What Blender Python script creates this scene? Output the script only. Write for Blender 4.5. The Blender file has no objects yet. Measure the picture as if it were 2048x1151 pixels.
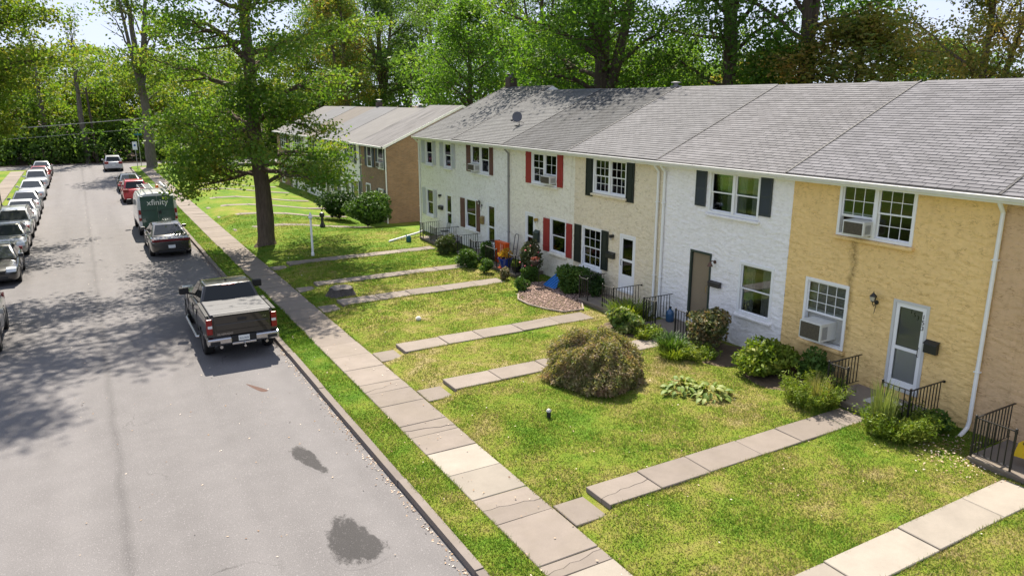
import bpy, bmesh, math, random
import numpy as np
from mathutils import Vector, Matrix

R = math.radians
SC = bpy.context.scene
COL = SC.collection

# ------------------------------------------------------------------ camera
CAM_H, FOCAL_PX = 7.4, 1480.0
PITCH, YAW = R(14.127), R(29.884)
cam_data = bpy.data.cameras.new('camera')
cam_data.sensor_width = 36.0
cam_data.lens = FOCAL_PX / 2048.0 * 36.0
cam_data.clip_start, cam_data.clip_end = 0.1, 3000.0
cam = bpy.data.objects.new('camera', cam_data)
cam.location = (0, 0, CAM_H)
cam.rotation_euler = (math.pi / 2 - PITCH, 0, -YAW)
COL.objects.link(cam)
SC.camera = cam

# ------------------------------------------------------------------ sky, sun, exposure
SUN_EL, SUN_AZ = R(54.0), R(15.0)            # azimuth measured from +Y towards +X
world = bpy.data.worlds.new('World')
SC.world = world
world.use_nodes = True
wn = world.node_tree.nodes
wl = world.node_tree.links
wn.clear()
sky = wn.new('ShaderNodeTexSky')
sky.sky_type = 'NISHITA'
sky.sun_disc = False
sky.sun_elevation = SUN_EL
sky.sun_rotation = SUN_AZ
sky.altitude = 1500
sky.air_density = 0.8
sky.dust_density = 0.1
sky.ozone_density = 1.5
bg = wn.new('ShaderNodeBackground')
bg.inputs['Strength'].default_value = 0.143
wo = wn.new('ShaderNodeOutputWorld')
gam = wn.new('ShaderNodeGamma')                # softens the zenith-to-horizon contrast of the whole dome evenly
gam.inputs['Gamma'].default_value = 0.15
wl.new(sky.outputs[0], gam.inputs[0])
tint = wn.new('ShaderNodeVectorMath'); tint.operation = 'MULTIPLY'
tint.inputs[1].default_value = (0.85, 0.895, 1.08)
wl.new(gam.outputs[0], tint.inputs[0])
wl.new(tint.outputs[0], bg.inputs[0])
wl.new(bg.outputs[0], wo.inputs[0])

sun_data = bpy.data.lights.new('sun', 'SUN')
sun_data.energy = 2.1
sun_data.angle = R(0.55)
sun_data.color = (1.0, 0.92, 0.80)
sun = bpy.data.objects.new('sun', sun_data)
sv = Vector((math.sin(SUN_AZ) * math.cos(SUN_EL), math.cos(SUN_AZ) * math.cos(SUN_EL), math.sin(SUN_EL)))
sun.rotation_euler = (-sv).to_track_quat('-Z', 'Y').to_euler()
sun.location = sv * 60
COL.objects.link(sun)

SC.view_settings.view_transform = 'Standard'
SC.view_settings.look = 'None'
SC.view_settings.exposure = 2.5
SC.view_settings.gamma = 1.0
SC.view_settings.use_curve_mapping = False
SC.cycles.max_bounces = 8
SC.cycles.transparent_max_bounces = 12
SC.cycles.caustics_reflective = False
SC.cycles.caustics_refractive = False
SC.cycles.use_denoising = True

# ------------------------------------------------------------------ pixel -> ray (2048x1151 photograph)
_cy, _sy, _cp, _sp = math.cos(YAW), math.sin(YAW), math.cos(PITCH), math.sin(PITCH)
_rt = Vector((_cy, -_sy, 0)); _fw = Vector((_sy * _cp, _cy * _cp, -_sp)); _up = _rt.cross(_fw)
def ray(u, v):
    return _fw + _rt * ((u - 1024) / FOCAL_PX) - _up * ((v - 575.5) / FOCAL_PX)
def at_x(u, v, X):
    d = ray(u, v); return Vector((0, 0, CAM_H)) + d * (X / d.x)
def at_y(u, v, Y):
    d = ray(u, v); return Vector((0, 0, CAM_H)) + d * (Y / d.y)
def at_z(u, v, Z):
    d = ray(u, v); return Vector((0, 0, CAM_H)) + d * ((Z - CAM_H) / d.z)

# ------------------------------------------------------------------ helpers
def tag(o, label=None, cat=None, group=None, kind=None):
    if label: o['label'] = label
    if cat: o['category'] = cat
    if group: o['group'] = group
    if kind: o['kind'] = kind
    return o

def link(o, parent=None):
    COL.objects.link(o)
    if parent is not None: o.parent = parent
    return o

def thing(name, label, cat, loc=(0, 0, 0), rz=0.0, group=None):
    o = bpy.data.objects.new(name, None)
    o.empty_display_size = 0.2
    o.location = loc; o.rotation_euler = (0, 0, rz)
    link(o)
    return tag(o, label, cat, group)

def mesh_obj(name, me, mats=None, parent=None):
    o = bpy.data.objects.new(name, me)
    if mats is not None and len(me.materials) == 0:
        for m in (mats if isinstance(mats, (list, tuple)) else [mats]): me.materials.append(m)
    return link(o, parent)

def np_mesh(name, V, F, smooth=False):
    V = np.ascontiguousarray(V, dtype=np.float32); F = np.ascontiguousarray(F, dtype=np.int32)
    me = bpy.data.meshes.new(name)
    me.vertices.add(len(V)); me.vertices.foreach_set('co', V.ravel())
    me.loops.add(F.size); me.loops.foreach_set('vertex_index', F.ravel())
    me.polygons.add(len(F)); me.polygons.foreach_set('loop_start', np.arange(0, F.size, F.shape[1], dtype=np.int32))
    if smooth: me.polygons.foreach_set('use_smooth', np.ones(len(F), dtype=bool))
    me.update(calc_edges=True)
    return me

class MB:
    """collects boxes, tubes and prisms for ONE mesh"""
    def __init__(s): s.v = []; s.f = []; s.m = []
    def add(s, vs, fs, m=0):
        b = len(s.v); s.v += [tuple(p) for p in vs]
        for f in fs: s.f.append([i + b for i in f]); s.m.append(m)
        return s
    def box(s, x0, x1, y0, y1, z0, z1, m=0):
        if x0 > x1: x0, x1 = x1, x0
        if y0 > y1: y0, y1 = y1, y0
        if z0 > z1: z0, z1 = z1, z0
        return s.add([(x0,y0,z0),(x1,y0,z0),(x1,y1,z0),(x0,y1,z0),(x0,y0,z1),(x1,y0,z1),(x1,y1,z1),(x0,y1,z1)],
                     [(0,3,2,1),(4,5,6,7),(0,1,5,4),(1,2,6,5),(2,3,7,6),(3,0,4,7)], m)
    def tube(s, pts, rad, n=8, m=0, caps=True):
        pts = [Vector(p) for p in pts]
        rads = rad if isinstance(rad, (list, tuple)) else [rad] * len(pts)
        vs = []; fs = []
        ref = None
        for i, p in enumerate(pts):
            d = (pts[min(i + 1, len(pts) - 1)] - pts[max(i - 1, 0)]).normalized()
            if ref is None or abs(ref.dot(d)) > 0.98:
                ref = Vector((0, 0, 1)) if abs(d.z) < 0.9 else Vector((1, 0, 0))
            a = d.cross(ref).normalized(); b = d.cross(a).normalized(); ref = b * -1 if False else ref
            for k in range(n):
                t = 2 * math.pi * k / n
                vs.append(p + (a * math.cos(t) + b * math.sin(t)) * rads[i])
        for i in range(len(pts) - 1):
            for k in range(n):
                fs.append((i*n+k, i*n+(k+1) % n, (i+1)*n+(k+1) % n, (i+1)*n+k))
        if caps: fs.append(tuple(range(n))[::-1]); fs.append(tuple(range((len(pts)-1)*n, len(pts)*n)))
        return s.add(vs, fs, m)
    def lathe(s, prof, n=16, c=(0,0,0), axis='z', m=0, caps=True):
        vs = []; fs = []
        for (r, h) in prof:
            for k in range(n):
                t = 2*math.pi*k/n; a, b = r*math.cos(t), r*math.sin(t)
                p = (a, b, h) if axis == 'z' else ((a, h, b) if axis == 'y' else (h, a, b))
                vs.append((p[0]+c[0], p[1]+c[1], p[2]+c[2]))
        for i in range(len(prof)-1):
            for k in range(n): fs.append((i*n+k, i*n+(k+1) % n, (i+1)*n+(k+1) % n, (i+1)*n+k))
        if caps: fs.append(tuple(range(n))[::-1]); fs.append(tuple(range((len(prof)-1)*n, len(prof)*n)))
        return s.add(vs, fs, m)
    def prism(s, poly, y0, y1, plane='xz', m=0):
        n = len(poly); vs = []
        for y in (y0, y1):
            for (a, b) in poly:
                vs.append((a, y, b) if plane == 'xz' else ((y, a, b) if plane == 'yz' else (a, b, y)))
        fs = [tuple(range(n))[::-1], tuple(range(n, 2*n))]
        for i in range(n): fs.append((i, (i+1) % n, n+(i+1) % n, n+i))
        return s.add(vs, fs, m)
    def mesh(s, name, smooth=False, bevel=0, seg=2):
        me = bpy.data.meshes.new(name)
        me.from_pydata(s.v, [], s.f)
        me.polygons.foreach_set('material_index', s.m)
        bm = bmesh.new(); bm.from_mesh(me)
        bmesh.ops.recalc_face_normals(bm, faces=bm.faces)
        if bevel:
            es = [e for e in bm.edges if len(e.link_faces) == 2 and e.calc_face_angle(0) > 0.5]
            bmesh.ops.bevel(bm, geom=es, offset=bevel, segments=seg, affect='EDGES', profile=0.5)
        bm.to_mesh(me); bm.free()
        if smooth:
            me.polygons.foreach_set('use_smooth', [True]*len(me.polygons))
            try: me.set_sharp_from_angle(angle=R(38))
            except Exception: pass
        me.update()
        return me
    def build(s, name, mats, parent=None, smooth=False, bevel=0, seg=2):
        return mesh_obj(name, s.mesh(name, smooth, bevel, seg), mats, parent)

def copy_tree(o, parent=None):
    c = o.copy(); COL.objects.link(c)
    if parent is not None: c.parent = parent
    for ch in list(o.children): copy_tree(ch, c)
    return c

def text(body, size, mat, parent, loc, rot, name='lettering', extrude=0.002, align='CENTER'):
    cu = bpy.data.curves.new(name, 'FONT')
    cu.body = body; cu.size = size; cu.extrude = extrude
    cu.align_x = align; cu.align_y = 'CENTER'
    tmp = bpy.data.objects.new(name, cu); COL.objects.link(tmp)
    dg = bpy.context.evaluated_depsgraph_get(); dg.update()
    me = bpy.data.meshes.new_from_object(tmp.evaluated_get(dg))
    bpy.data.objects.remove(tmp)
    me.materials.clear(); me.materials.append(mat)
    o = bpy.data.objects.new(name, me)
    o.location = loc; o.rotation_euler = rot
    return link(o, parent)

# ------------------------------------------------------------------ materials
MATS = {}
def new_mat(name):
    m = bpy.data.materials.new(name); m.use_nodes = True
    nt = m.node_tree
    p = nt.nodes.get('Principled BSDF')
    return m, nt, p

def mth(nt, op, a, b=None, c=None, clamp=False):
    n = nt.nodes.new('ShaderNodeMath'); n.operation = op; n.use_clamp = clamp
    for i, x in enumerate((a, b, c)):
        if x is None: continue
        if isinstance(x, (int, float)): n.inputs[i].default_value = x
        else: nt.links.new(x, n.inputs[i])
    return n.outputs[0]

def noise(nt, vec, scale, detail=3, rough=0.55, dist=0.0):
    n = nt.nodes.new('ShaderNodeTexNoise')
    n.inputs['Scale'].default_value = scale; n.inputs['Detail'].default_value = detail
    n.inputs['Roughness'].default_value = rough; n.inputs['Distortion'].default_value = dist
    if vec is not None: nt.links.new(vec, n.inputs['Vector'])
    return n.outputs['Fac']

def pos(nt, scale=None):
    g = nt.nodes.new('ShaderNodeNewGeometry').outputs['Position']
    if scale:
        mp = nt.nodes.new('ShaderNodeMapping'); mp.inputs['Scale'].default_value = scale
        nt.links.new(g, mp.inputs['Vector']); return mp.outputs[0]
    return g

def objco(nt):
    return nt.nodes.new('ShaderNodeTexCoord').outputs['Object']

def ramp(nt, fac, stops, interp='LINEAR'):
    n = nt.nodes.new('ShaderNodeValToRGB'); n.color_ramp.interpolation = interp
    el = n.color_ramp.elements
    while len(el) < len(stops): el.new(0.5)
    for e, (t, c) in zip(el, stops):
        e.position = t; e.color = (c[0], c[1], c[2], 1)
    nt.links.new(fac, n.inputs[0])
    return n.outputs[0]

def mixc(nt, fac, a, b, mode='MIX'):
    n = nt.nodes.new('ShaderNodeMix'); n.data_type = 'RGBA'; n.blend_type = mode
    n.clamp_result = False
    if isinstance(fac, (int, float)): n.inputs[0].default_value = fac
    else: nt.links.new(fac, n.inputs[0])
    for i, x in ((6, a), (7, b)):
        if isinstance(x, (tuple, list)): n.inputs[i].default_value = (x[0], x[1], x[2], 1)
        else: nt.links.new(x, n.inputs[i])
    return n.outputs[2]

def scalec(nt, col, fac):
    n = nt.nodes.new('ShaderNodeVectorMath'); n.operation = 'SCALE'
    if isinstance(col, (tuple, list)): n.inputs[0].default_value = col[:3]
    else: nt.links.new(col, n.inputs[0])
    nt.links.new(fac, n.inputs['Scale'])
    return n.outputs[0]

def rnd(nt):
    """one random value for every loose piece of every object"""
    a = nt.nodes.new('ShaderNodeObjectInfo').outputs['Random']
    b = nt.nodes.new('ShaderNodeNewGeometry').outputs['Random Per Island']
    return mth(nt, 'FRACT', mth(nt, 'ADD', a, b))

def bump(nt, p, h, strength=0.3, dist=0.01):
    b = nt.nodes.new('ShaderNodeBump'); b.inputs['Strength'].default_value = strength
    b.inputs['Distance'].default_value = dist
    nt.links.new(h, b.inputs['Height']); nt.links.new(b.outputs[0], p.inputs['Normal'])

def mat(name, col, rough=0.7, var=0.0, vscale=2.0, piece=0.0, bstr=0.0, bscale=40, metal=0.0, spec=0.3, coat=0.0, local=False, emit=0):
    if name in MATS: return MATS[name]
    m, nt, p = new_mat(name)
    p.inputs['Roughness'].default_value = rough
    p.inputs['Metallic'].default_value = metal
    p.inputs['Specular IOR Level'].default_value = spec
    p.inputs['Coat Weight'].default_value = coat
    p.inputs['Coat Roughness'].default_value = 0.04
    p.inputs['Base Color'].default_value = (*col, 1)
    vec = objco(nt) if local else pos(nt)
    f = None
    if var:
        n1 = noise(nt, vec, vscale, 5, 0.62)
        f = mth(nt, 'MULTIPLY_ADD', n1, 2*var, 1 - var)
    if piece:
        g = mth(nt, 'MULTIPLY_ADD', rnd(nt), 2*piece, 1 - piece)
        f = g if f is None else mth(nt, 'MULTIPLY', f, g)
    if f is not None: nt.links.new(scalec(nt, col, f), p.inputs['Base Color'])
    if bstr: bump(nt, p, noise(nt, vec, bscale, 4, 0.6), bstr, 0.01)
    if emit:
        p.inputs['Emission Color'].default_value = (*col, 1); p.inputs['Emission Strength'].default_value = emit
    MATS[name] = m
    return m

def leaf_mat(name, cols, trans=0.35, clump=0.6, rough=0.55):
    """foliage: diffuse + translucent, colour varies leaf by leaf and in drifts"""
    if name in MATS: return MATS[name]
    m, nt, p = new_mat(name)
    r = rnd(nt)
    n1 = noise(nt, pos(nt), clump, 2, 0.5)
    t = mth(nt, 'ADD', mth(nt, 'MULTIPLY', r, 0.55), mth(nt, 'MULTIPLY_ADD', n1, 1.5, -0.52), clamp=True)
    k = len(cols)
    c = ramp(nt, t, [(i/(k-1), cc) for i, cc in enumerate(cols)])
    nt.links.new(c, p.inputs['Base Color'])
    p.inputs['Roughness'].default_value = rough
    p.inputs['Specular IOR Level'].default_value = 0.25
    tr = nt.nodes.new('ShaderNodeBsdfTranslucent')
    yc = mixc(nt, 1.0, c, (1.10, 1.10, 0.48), 'MULTIPLY')
    nt.links.new(yc, tr.inputs['Color'])
    mx = nt.nodes.new('ShaderNodeMixShader'); mx.inputs[0].default_value = trans
    out = nt.nodes.get('Material Output')
    nt.links.new(p.outputs[0], mx.inputs[1]); nt.links.new(tr.outputs[0], mx.inputs[2])
    nt.links.new(mx.outputs[0], out.inputs['Surface'])
    MATS[name] = m
    return m

def glass_mat(name='window_glass', tint=(0.80, 0.83, 0.82), rough=0.02):
    if name in MATS: return MATS[name]
    m, nt, p = new_mat(name)
    nt.nodes.remove(p)
    tr = nt.nodes.new('ShaderNodeBsdfTransparent'); tr.inputs[0].default_value = (*tint, 1)
    gl = nt.nodes.new('ShaderNodeBsdfGlossy'); gl.inputs['Roughness'].default_value = rough; gl.inputs['Color'].default_value = (.7, .74, .8, 1)
    fr = nt.nodes.new('ShaderNodeFresnel'); fr.inputs['IOR'].default_value = 1.42
    mx = nt.nodes.new('ShaderNodeMixShader')
    f = mth(nt, 'ADD', fr.outputs[0], 0.01, clamp=True)
    nt.links.new(f, mx.inputs[0]); nt.links.new(tr.outputs[0], mx.inputs[1]); nt.links.new(gl.outputs[0], mx.inputs[2])
    nt.links.new(mx.outputs[0], nt.nodes['Material Output'].inputs['Surface'])
    MATS[name] = m
    return m
# ================================================================== SETTING
def sstep(a, b, x):
    t = np.clip((np.asarray(x, dtype=float) - a) / (b - a), 0, 1); return t*t*(3 - 2*t)

WALKS = [  # y0, y1, x end, new concrete
    (5.72, 6.48, 14.62, True), (9.50, 10.26, 14.85, False), (15.92, 16.72, 14.95, False), (19.25, 20.08, 14.25, False),
    (25.15, 26.0, 14.2, False), (28.45, 29.15, 14.5, False), (32.9, 33.65, 14.6, False)]

def gz(x, y):
    """height of the ground at (x, y)"""
    x = np.asarray(x, dtype=float); y = np.asarray(y, dtype=float)
    z = 0.12 + 0.03*sstep(4.8, 5.5, x) + 0.165*sstep(6.75, 7.75, x) + 0.055*np.clip((x - 7.75)/8.3, 0, 1)
    z = z - 0.78*sstep(38.5, 46, y)*sstep(9, 16, x)
    z = z + 0.012*np.sin(x*1.7 + y*0.9) * sstep(7, 8, x)
    for (a, b, xe, nw) in WALKS:                                    # the turf is cut away at the foot of each front step
        z = np.where((y > a - .05) & (y < b + .05) & (x < 7.52), np.minimum(z, 0.15), z)
    return z

ROAD_W = 4.65
CROSS0, CROSS1 = 97.0, 104.0

# --- materials of the setting
def asphalt(name='asphalt', patch=0.0):
    m, nt, p = new_mat(name)
    P = pos(nt)
    fine = noise(nt, P, 48, 5, 0.75)
    mid = noise(nt, P, 1.3, 5, 0.6)
    lng = noise(nt, pos(nt, (0.9, 0.03, 1)), 1.0, 2, 0.5)
    f = mth(nt, 'ADD', mth(nt, 'MULTIPLY_ADD', fine, 1.25, -0.27), mth(nt, 'MULTIPLY_ADD', mid, 0.24, 0.28))
    f = mth(nt, 'ADD', f, mth(nt, 'MULTIPLY_ADD', lng, 0.42, -0.18))
    sx = nt.nodes.new('ShaderNodeSeparateXYZ'); nt.links.new(P, sx.inputs[0])
    wob = mth(nt, 'MULTIPLY_ADD', noise(nt, P, 0.5, 2), 0.25, -0.125)
    d = mth(nt, 'ABSOLUTE', mth(nt, 'ADD', mth(nt, 'ADD', sx.outputs['X'], 0.1), wob))
    seam = mth(nt, 'SUBTRACT', 1.0, mth(nt, 'DIVIDE', d, 0.14), clamp=True)      # the joint of the two paving lanes
    f = mth(nt, 'SUBTRACT', f, mth(nt, 'MULTIPLY', seam, 0.14))
    # hairline cracks
    vo2 = nt.nodes.new('ShaderNodeTexVoronoi'); vo2.feature = 'DISTANCE_TO_EDGE'; vo2.inputs['Scale'].default_value = 0.33
    wv = nt.nodes.new('ShaderNodeVectorMath'); wv.operation = 'ADD'
    nc = nt.nodes.new('ShaderNodeTexNoise'); nc.inputs['Scale'].default_value = 1.6; nc.inputs['Detail'].default_value = 5
    nt.links.new(P, nc.inputs['Vector']); nt.links.new(P, wv.inputs[0]); nt.links.new(nc.outputs['Color'], wv.inputs[1]); nt.links.new(wv.outputs[0], vo2.inputs['Vector'])
    crack = mth(nt, 'SUBTRACT', 1.0, mth(nt, 'DIVIDE', vo2.outputs['Distance'], 0.006), clamp=True)
    crack = mth(nt, 'MULTIPLY', crack, mth(nt, 'MULTIPLY_ADD', noise(nt, P, 0.25, 2), 5.0, -2.6, clamp=True))
    f = mth(nt, 'SUBTRACT', f, mth(nt, 'MULTIPLY', crack, 0.45))
    vo = nt.nodes.new('ShaderNodeTexVoronoi'); vo.feature = 'F1'; vo.inputs['Scale'].default_value = 60
    nt.links.new(P, vo.inputs['Vector'])
    chips = mth(nt, 'GREATER_THAN', vo.outputs['Color'], 0.86)
    if patch:
        wa = nt.nodes.new('ShaderNodeAttribute'); wa.attribute_name = 'wear'
        nz = noise(nt, pos(nt, (1.0, 0.5, 1)), 5.5, 6, 0.75)
        brk = mth(nt, 'MULTIPLY_ADD', mth(nt, 'ADD', mth(nt, 'MULTIPLY', nz, 2.6), wa.outputs['Fac']), 2.6, -4.3, clamp=True)
        f = mth(nt, 'MULTIPLY', f, mth(nt, 'MULTIPLY_ADD', brk, -patch, 1.0))
    c = scalec(nt, (0.180, 0.170, 0.168), f)
    c = mixc(nt, mth(nt, 'MULTIPLY', chips, 0.26 if not patch else 0.1), c, (0.34, 0.32, 0.32))
    nt.links.new(c, p.inputs['Base Color'])
    p.inputs['Roughness'].default_value = 0.88; p.inputs['Specular IOR Level'].default_value = 0.2
    bump(nt, p, fine, 0.6, 0.008)
    return m
M_ASPH = asphalt()

def concrete(name, col, dirt_or_shade):
    m, nt, p = new_mat(name)
    P = pos(nt)
    f = mth(nt, 'MULTIPLY_ADD', noise(nt, P, 2.2, 6, 0.65), 0.45, 0.78)
    f = mth(nt, 'MULTIPLY', f, mth(nt, 'MULTIPLY_ADD', noise(nt, P, 60, 3, 0.7), 0.3, 0.85))
    f = mth(nt, 'MULTIPLY', f, mth(nt, 'MULTIPLY_ADD', rnd(nt), 0.26, 0.87))
    c = scalec(nt, col, f)
    st = mth(nt, 'MULTIPLY_ADD', noise(nt, P, 0.9, 5, 0.7), 3.0, -1.35, clamp=True)
    c = mixc(nt, mth(nt, 'MULTIPLY', st, dirt_or_shade), c, (0.17, 0.145, 0.11))
    nt.links.new(c, p.inputs['Base Color'])
    p.inputs['Roughness'].default_value = 0.9; p.inputs['Specular IOR Level'].default_value = 0.2
    bump(nt, p, noise(nt, P, 90, 4, 0.7), 0.35, 0.004)
    return m
M_CONC = concrete('old_concrete', (0.195, 0.166, 0.142), 0.50)
M_CONCN = concrete('new_concrete', (0.25, 0.222, 0.186), 0.12)
M_KERB = concrete('kerb_concrete', (0.165, 0.142, 0.126), 0.8)
M_PORCH = concrete('porch_concrete', (0.20, 0.168, 0.14), 0.7)

def grass_color(nt, per_blade):
    P = pos(nt)
    big = noise(nt, P, 0.28, 3, 0.55)
    med = noise(nt, P, 1.9, 4, 0.6)
    t = mth(nt, 'ADD', mth(nt, 'MULTIPLY_ADD', big, 1.5, -0.50), mth(nt, 'MULTIPLY_ADD', med, 1.2, -0.45))
    sx = nt.nodes.new('ShaderNodeSeparateXYZ'); nt.links.new(P, sx.inputs[0])
    lush = mth(nt, 'MULTIPLY_ADD', sx.outputs['Y'], 0.045, -0.80, clamp=True)      # greener lawns further along the row
    strip = mth(nt, 'LESS_THAN', sx.outputs['X'], 6.0)
    t = mth(nt, 'SUBTRACT', t, mth(nt, 'MAXIMUM', mth(nt, 'MULTIPLY', lush, 0.25), mth(nt, 'MULTIPLY', strip, 0.26)))
    if per_blade:
        t = mth(nt, 'ADD', t, mth(nt, 'MULTIPLY_ADD', rnd(nt), 0.8, -0.40))
    t = mth(nt, 'ADD', t, 0.34, clamp=True)
    return ramp(nt, t, [(0.0, (0.070, 0.165, 0.014)), (0.40, (0.125, 0.220, 0.020)), (0.68, (0.205, 0.250, 0.032)),
                        (0.88, (0.275, 0.255, 0.065)), (1.0, (0.35, 0.295, 0.13))])

def lawn_mat():
    m, nt, p = new_mat('lawn_turf')
    c = grass_color(nt, False)
    f = mth(nt, 'MULTIPLY_ADD', noise(nt, pos(nt), 45, 4, 0.75), 1.3, 0.1)
    c = scalec(nt, c, f)
    soil = mth(nt, 'MULTIPLY_ADD', noise(nt, pos(nt), 6, 4, 0.7), 3.5, -1.9, clamp=True)
    c = mixc(nt, mth(nt, 'MULTIPLY', soil, 0.5), c, (0.13, 0.10, 0.06))
    nt.links.new(c, p.inputs['Base Color'])
    p.inputs['Roughness'].default_value = 0.95; p.inputs['Specular IOR Level'].default_value = 0.1
    bump(nt, p, noise(nt, pos(nt), 30, 5, 0.75), 0.9, 0.03)
    return m
M_LAWN = lawn_mat()

def blade_mat():
    m, nt, p = new_mat('grass_blade')
    c = grass_color(nt, True)
    nt.links.new(c, p.inputs['Base Color'])
    p.inputs['Roughness'].default_value = 0.6; p.inputs['Specular IOR Level'].default_value = 0.2
    tr = nt.nodes.new('ShaderNodeBsdfTranslucent')
    nt.links.new(c, tr.inputs['Color'])
    mx = nt.nodes.new('ShaderNodeMixShader'); mx.inputs[0].default_value = 0.4
    nt.links.new(p.outputs[0], mx.inputs[1]); nt.links.new(tr.outputs[0], mx.inputs[2])
    nt.links.new(mx.outputs[0], nt.nodes['Material Output'].inputs['Surface'])
    return m
M_BLADE = blade_mat()
M_SOIL = mat('bed_soil', (0.10, 0.072, 0.045), 0.95, var=0.5, vscale=9, bstr=0.8, bscale=25)
M_FOREST = mat('forest_litter', (0.085, 0.055, 0.035), 0.95, var=0.5, vscale=3, bstr=0.6, bscale=9)

# --- ground, lawns, road
gm = MB(); gm.box(-900, 900, -300, 1500, -1.30, -1.10)
tag(gm.build('ground', M_FOREST), kind='structure')

def grid_sheet(name, xs, ys, zf, material):
    xs = np.asarray(xs, float); ys = np.asarray(ys, float)
    Xg, Yg = np.meshgrid(xs, ys)
    V = np.stack([Xg.ravel(), Yg.ravel(), zf(Xg, Yg).ravel()], 1)
    nx, ny = len(xs), len(ys)
    i, j = np.meshgrid(np.arange(nx-1), np.arange(ny-1)); b = (j*nx + i).ravel()
    F = np.stack([b, b+1, b+nx+1, b+nx], 1)
    o = mesh_obj(name, np_mesh(name, V, F, True), material)
    return tag(o, kind='structure')

xs = np.concatenate([[4.815], np.linspace(4.9, 17, 60), np.linspace(18, 70, 12)])
grid_sheet('lawn', xs, np.concatenate([np.linspace(-20, 4, 14), np.linspace(4.1, 36, 320), np.linspace(36.3, 60, 80), np.linspace(61, 96.9, 24)]), gz, M_LAWN)
grid_sheet('lawn', np.concatenate([np.linspace(-80, -8, 10), np.linspace(-7.5, -4.815, 12)]), np.linspace(-20, 96.9, 60),
           lambda x, y: 0.12 + 0*x + 0.03*np.sin(y*0.6), M_LAWN)

fm = MB(); fm.box(-300, 300, CROSS1 + .16, 500, -1.0, -0.04)
tag(fm.build('ground', M_FOREST), kind='structure')
rm = MB(); rm.box(-ROAD_W, ROAD_W, -20, CROSS0, -0.2, 0.0)
tag(rm.build('road', M_ASPH), kind='structure')
rm = MB(); rm.box(-90, 90, CROSS0 + 0.002, CROSS1, -0.2, -0.003)
tag(rm.build('road', M_ASPH), kind='structure')

# dark repair patches and an oil stain on the asphalt, as thin worn sheets
M_PATCH = asphalt('asphalt_patch', 0.66)
M_STAIN = asphalt('oil_stain', 0.5)
def blob(name, pts, z, material, seed):
    n = len(pts); poly = []
    for i in range(n):
        a, b = Vector(pts[i]), Vector(pts[(i+1) % n]); pv, nx = Vector(pts[i-1]), Vector(pts[(i+2) % n])
        for k in range(6):
            t = k/6
            q = 0.5*((2*a) + (b-pv)*t + (2*pv-5*a+4*b-nx)*t*t + (3*a-pv-3*b+nx)*t*t*t)
            poly.append((q.x, q.y))
    c = Vector((sum(p[0] for p in poly)/len(poly), sum(p[1] for p in poly)/len(poly))); k = len(poly)
    vs = [(c.x, c.y, z)]; wear = [1.0]
    for (sc, wv) in ((.6, 1.0), (.85, .72), (1.0, .42), (1.2, 0.0)):
        for p in poly: vs.append((c.x+(p[0]-c.x)*sc, c.y+(p[1]-c.y)*sc, z)); wear.append(wv)
    fs = [(0, 1+i, 1+(i+1) % k) for i in range(k)]
    for r in range(3): fs += [(1+r*k+i, 1+(r+1)*k+i, 1+(r+1)*k+(i+1) % k, 1+r*k+(i+1) % k) for i in range(k)]
    me = bpy.data.meshes.new(name); me.from_pydata(vs, [], fs)
    at_ = me.attributes.new('wear', 'FLOAT', 'POINT'); at_.data.foreach_set('value', wear)
    me.materials.append(material)
    return tag(link(bpy.data.objects.new(name, me)), kind='structure')
P2 = lambda u, v: tuple(at_z(u, v, 0)[:2])
blob('road_patch', [P2(*q) for q in ((580, 898), (610, 894), (640, 920), (656, 944), (628, 938), (588, 916))], 0.002, M_PATCH, 1)
blob('road_patch', [P2(*q) for q in ((652, 1070), (684, 1028), (740, 1062), (778, 1092), (746, 1120), (700, 1130), (664, 1112))], 0.002, M_PATCH, 2)
blob('oil_stain', [P2(*q) for q in ((496, 769), (510, 772), (532, 779), (520, 781))], 0.002, mat('rust_stain', (0.09, 0.05, 0.038), 0.9, var=0.4, vscale=8), 4)

# --- kerbs: separate stones
def kerb(name, x0, x1, y0, y1, z1, seed):
    rg = random.Random(seed)
    root = tag(link(bpy.data.objects.new(name, None)), kind='structure')
    m = MB(); m.box(0, 1, 0, 1, -1, 0)
    me = m.mesh('kerb_stone', bevel=0.0)
    me.materials.append(M_KERB)
    y = y0
    while y < y1:
        l = rg.uniform(2.6, 3.4)
        o = bpy.data.objects.new('kerb_stone', me)
        o.location = (x0 + rg.uniform(-.008, .008), y, z1 + rg.uniform(-.012, .012)); o.scale = (x1 - x0, l - 0.012, 0.34)
        o.rotation_euler = (0, 0, rg.uniform(-.002, .002))
        link(o, root); y += l
kerb('kerb', 4.65, 4.81, 3.0, CROSS0 - 4, 0.135, 5)
kerb('kerb', -4.81, -4.65, 20.0, CROSS0 - 4, 0.125, 6)
km = MB(); km.box(-90, 90, CROSS1, CROSS1 + 0.15, -0.2, 0.10)
tag(km.build('kerb', M_KERB), kind='structure')

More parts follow.
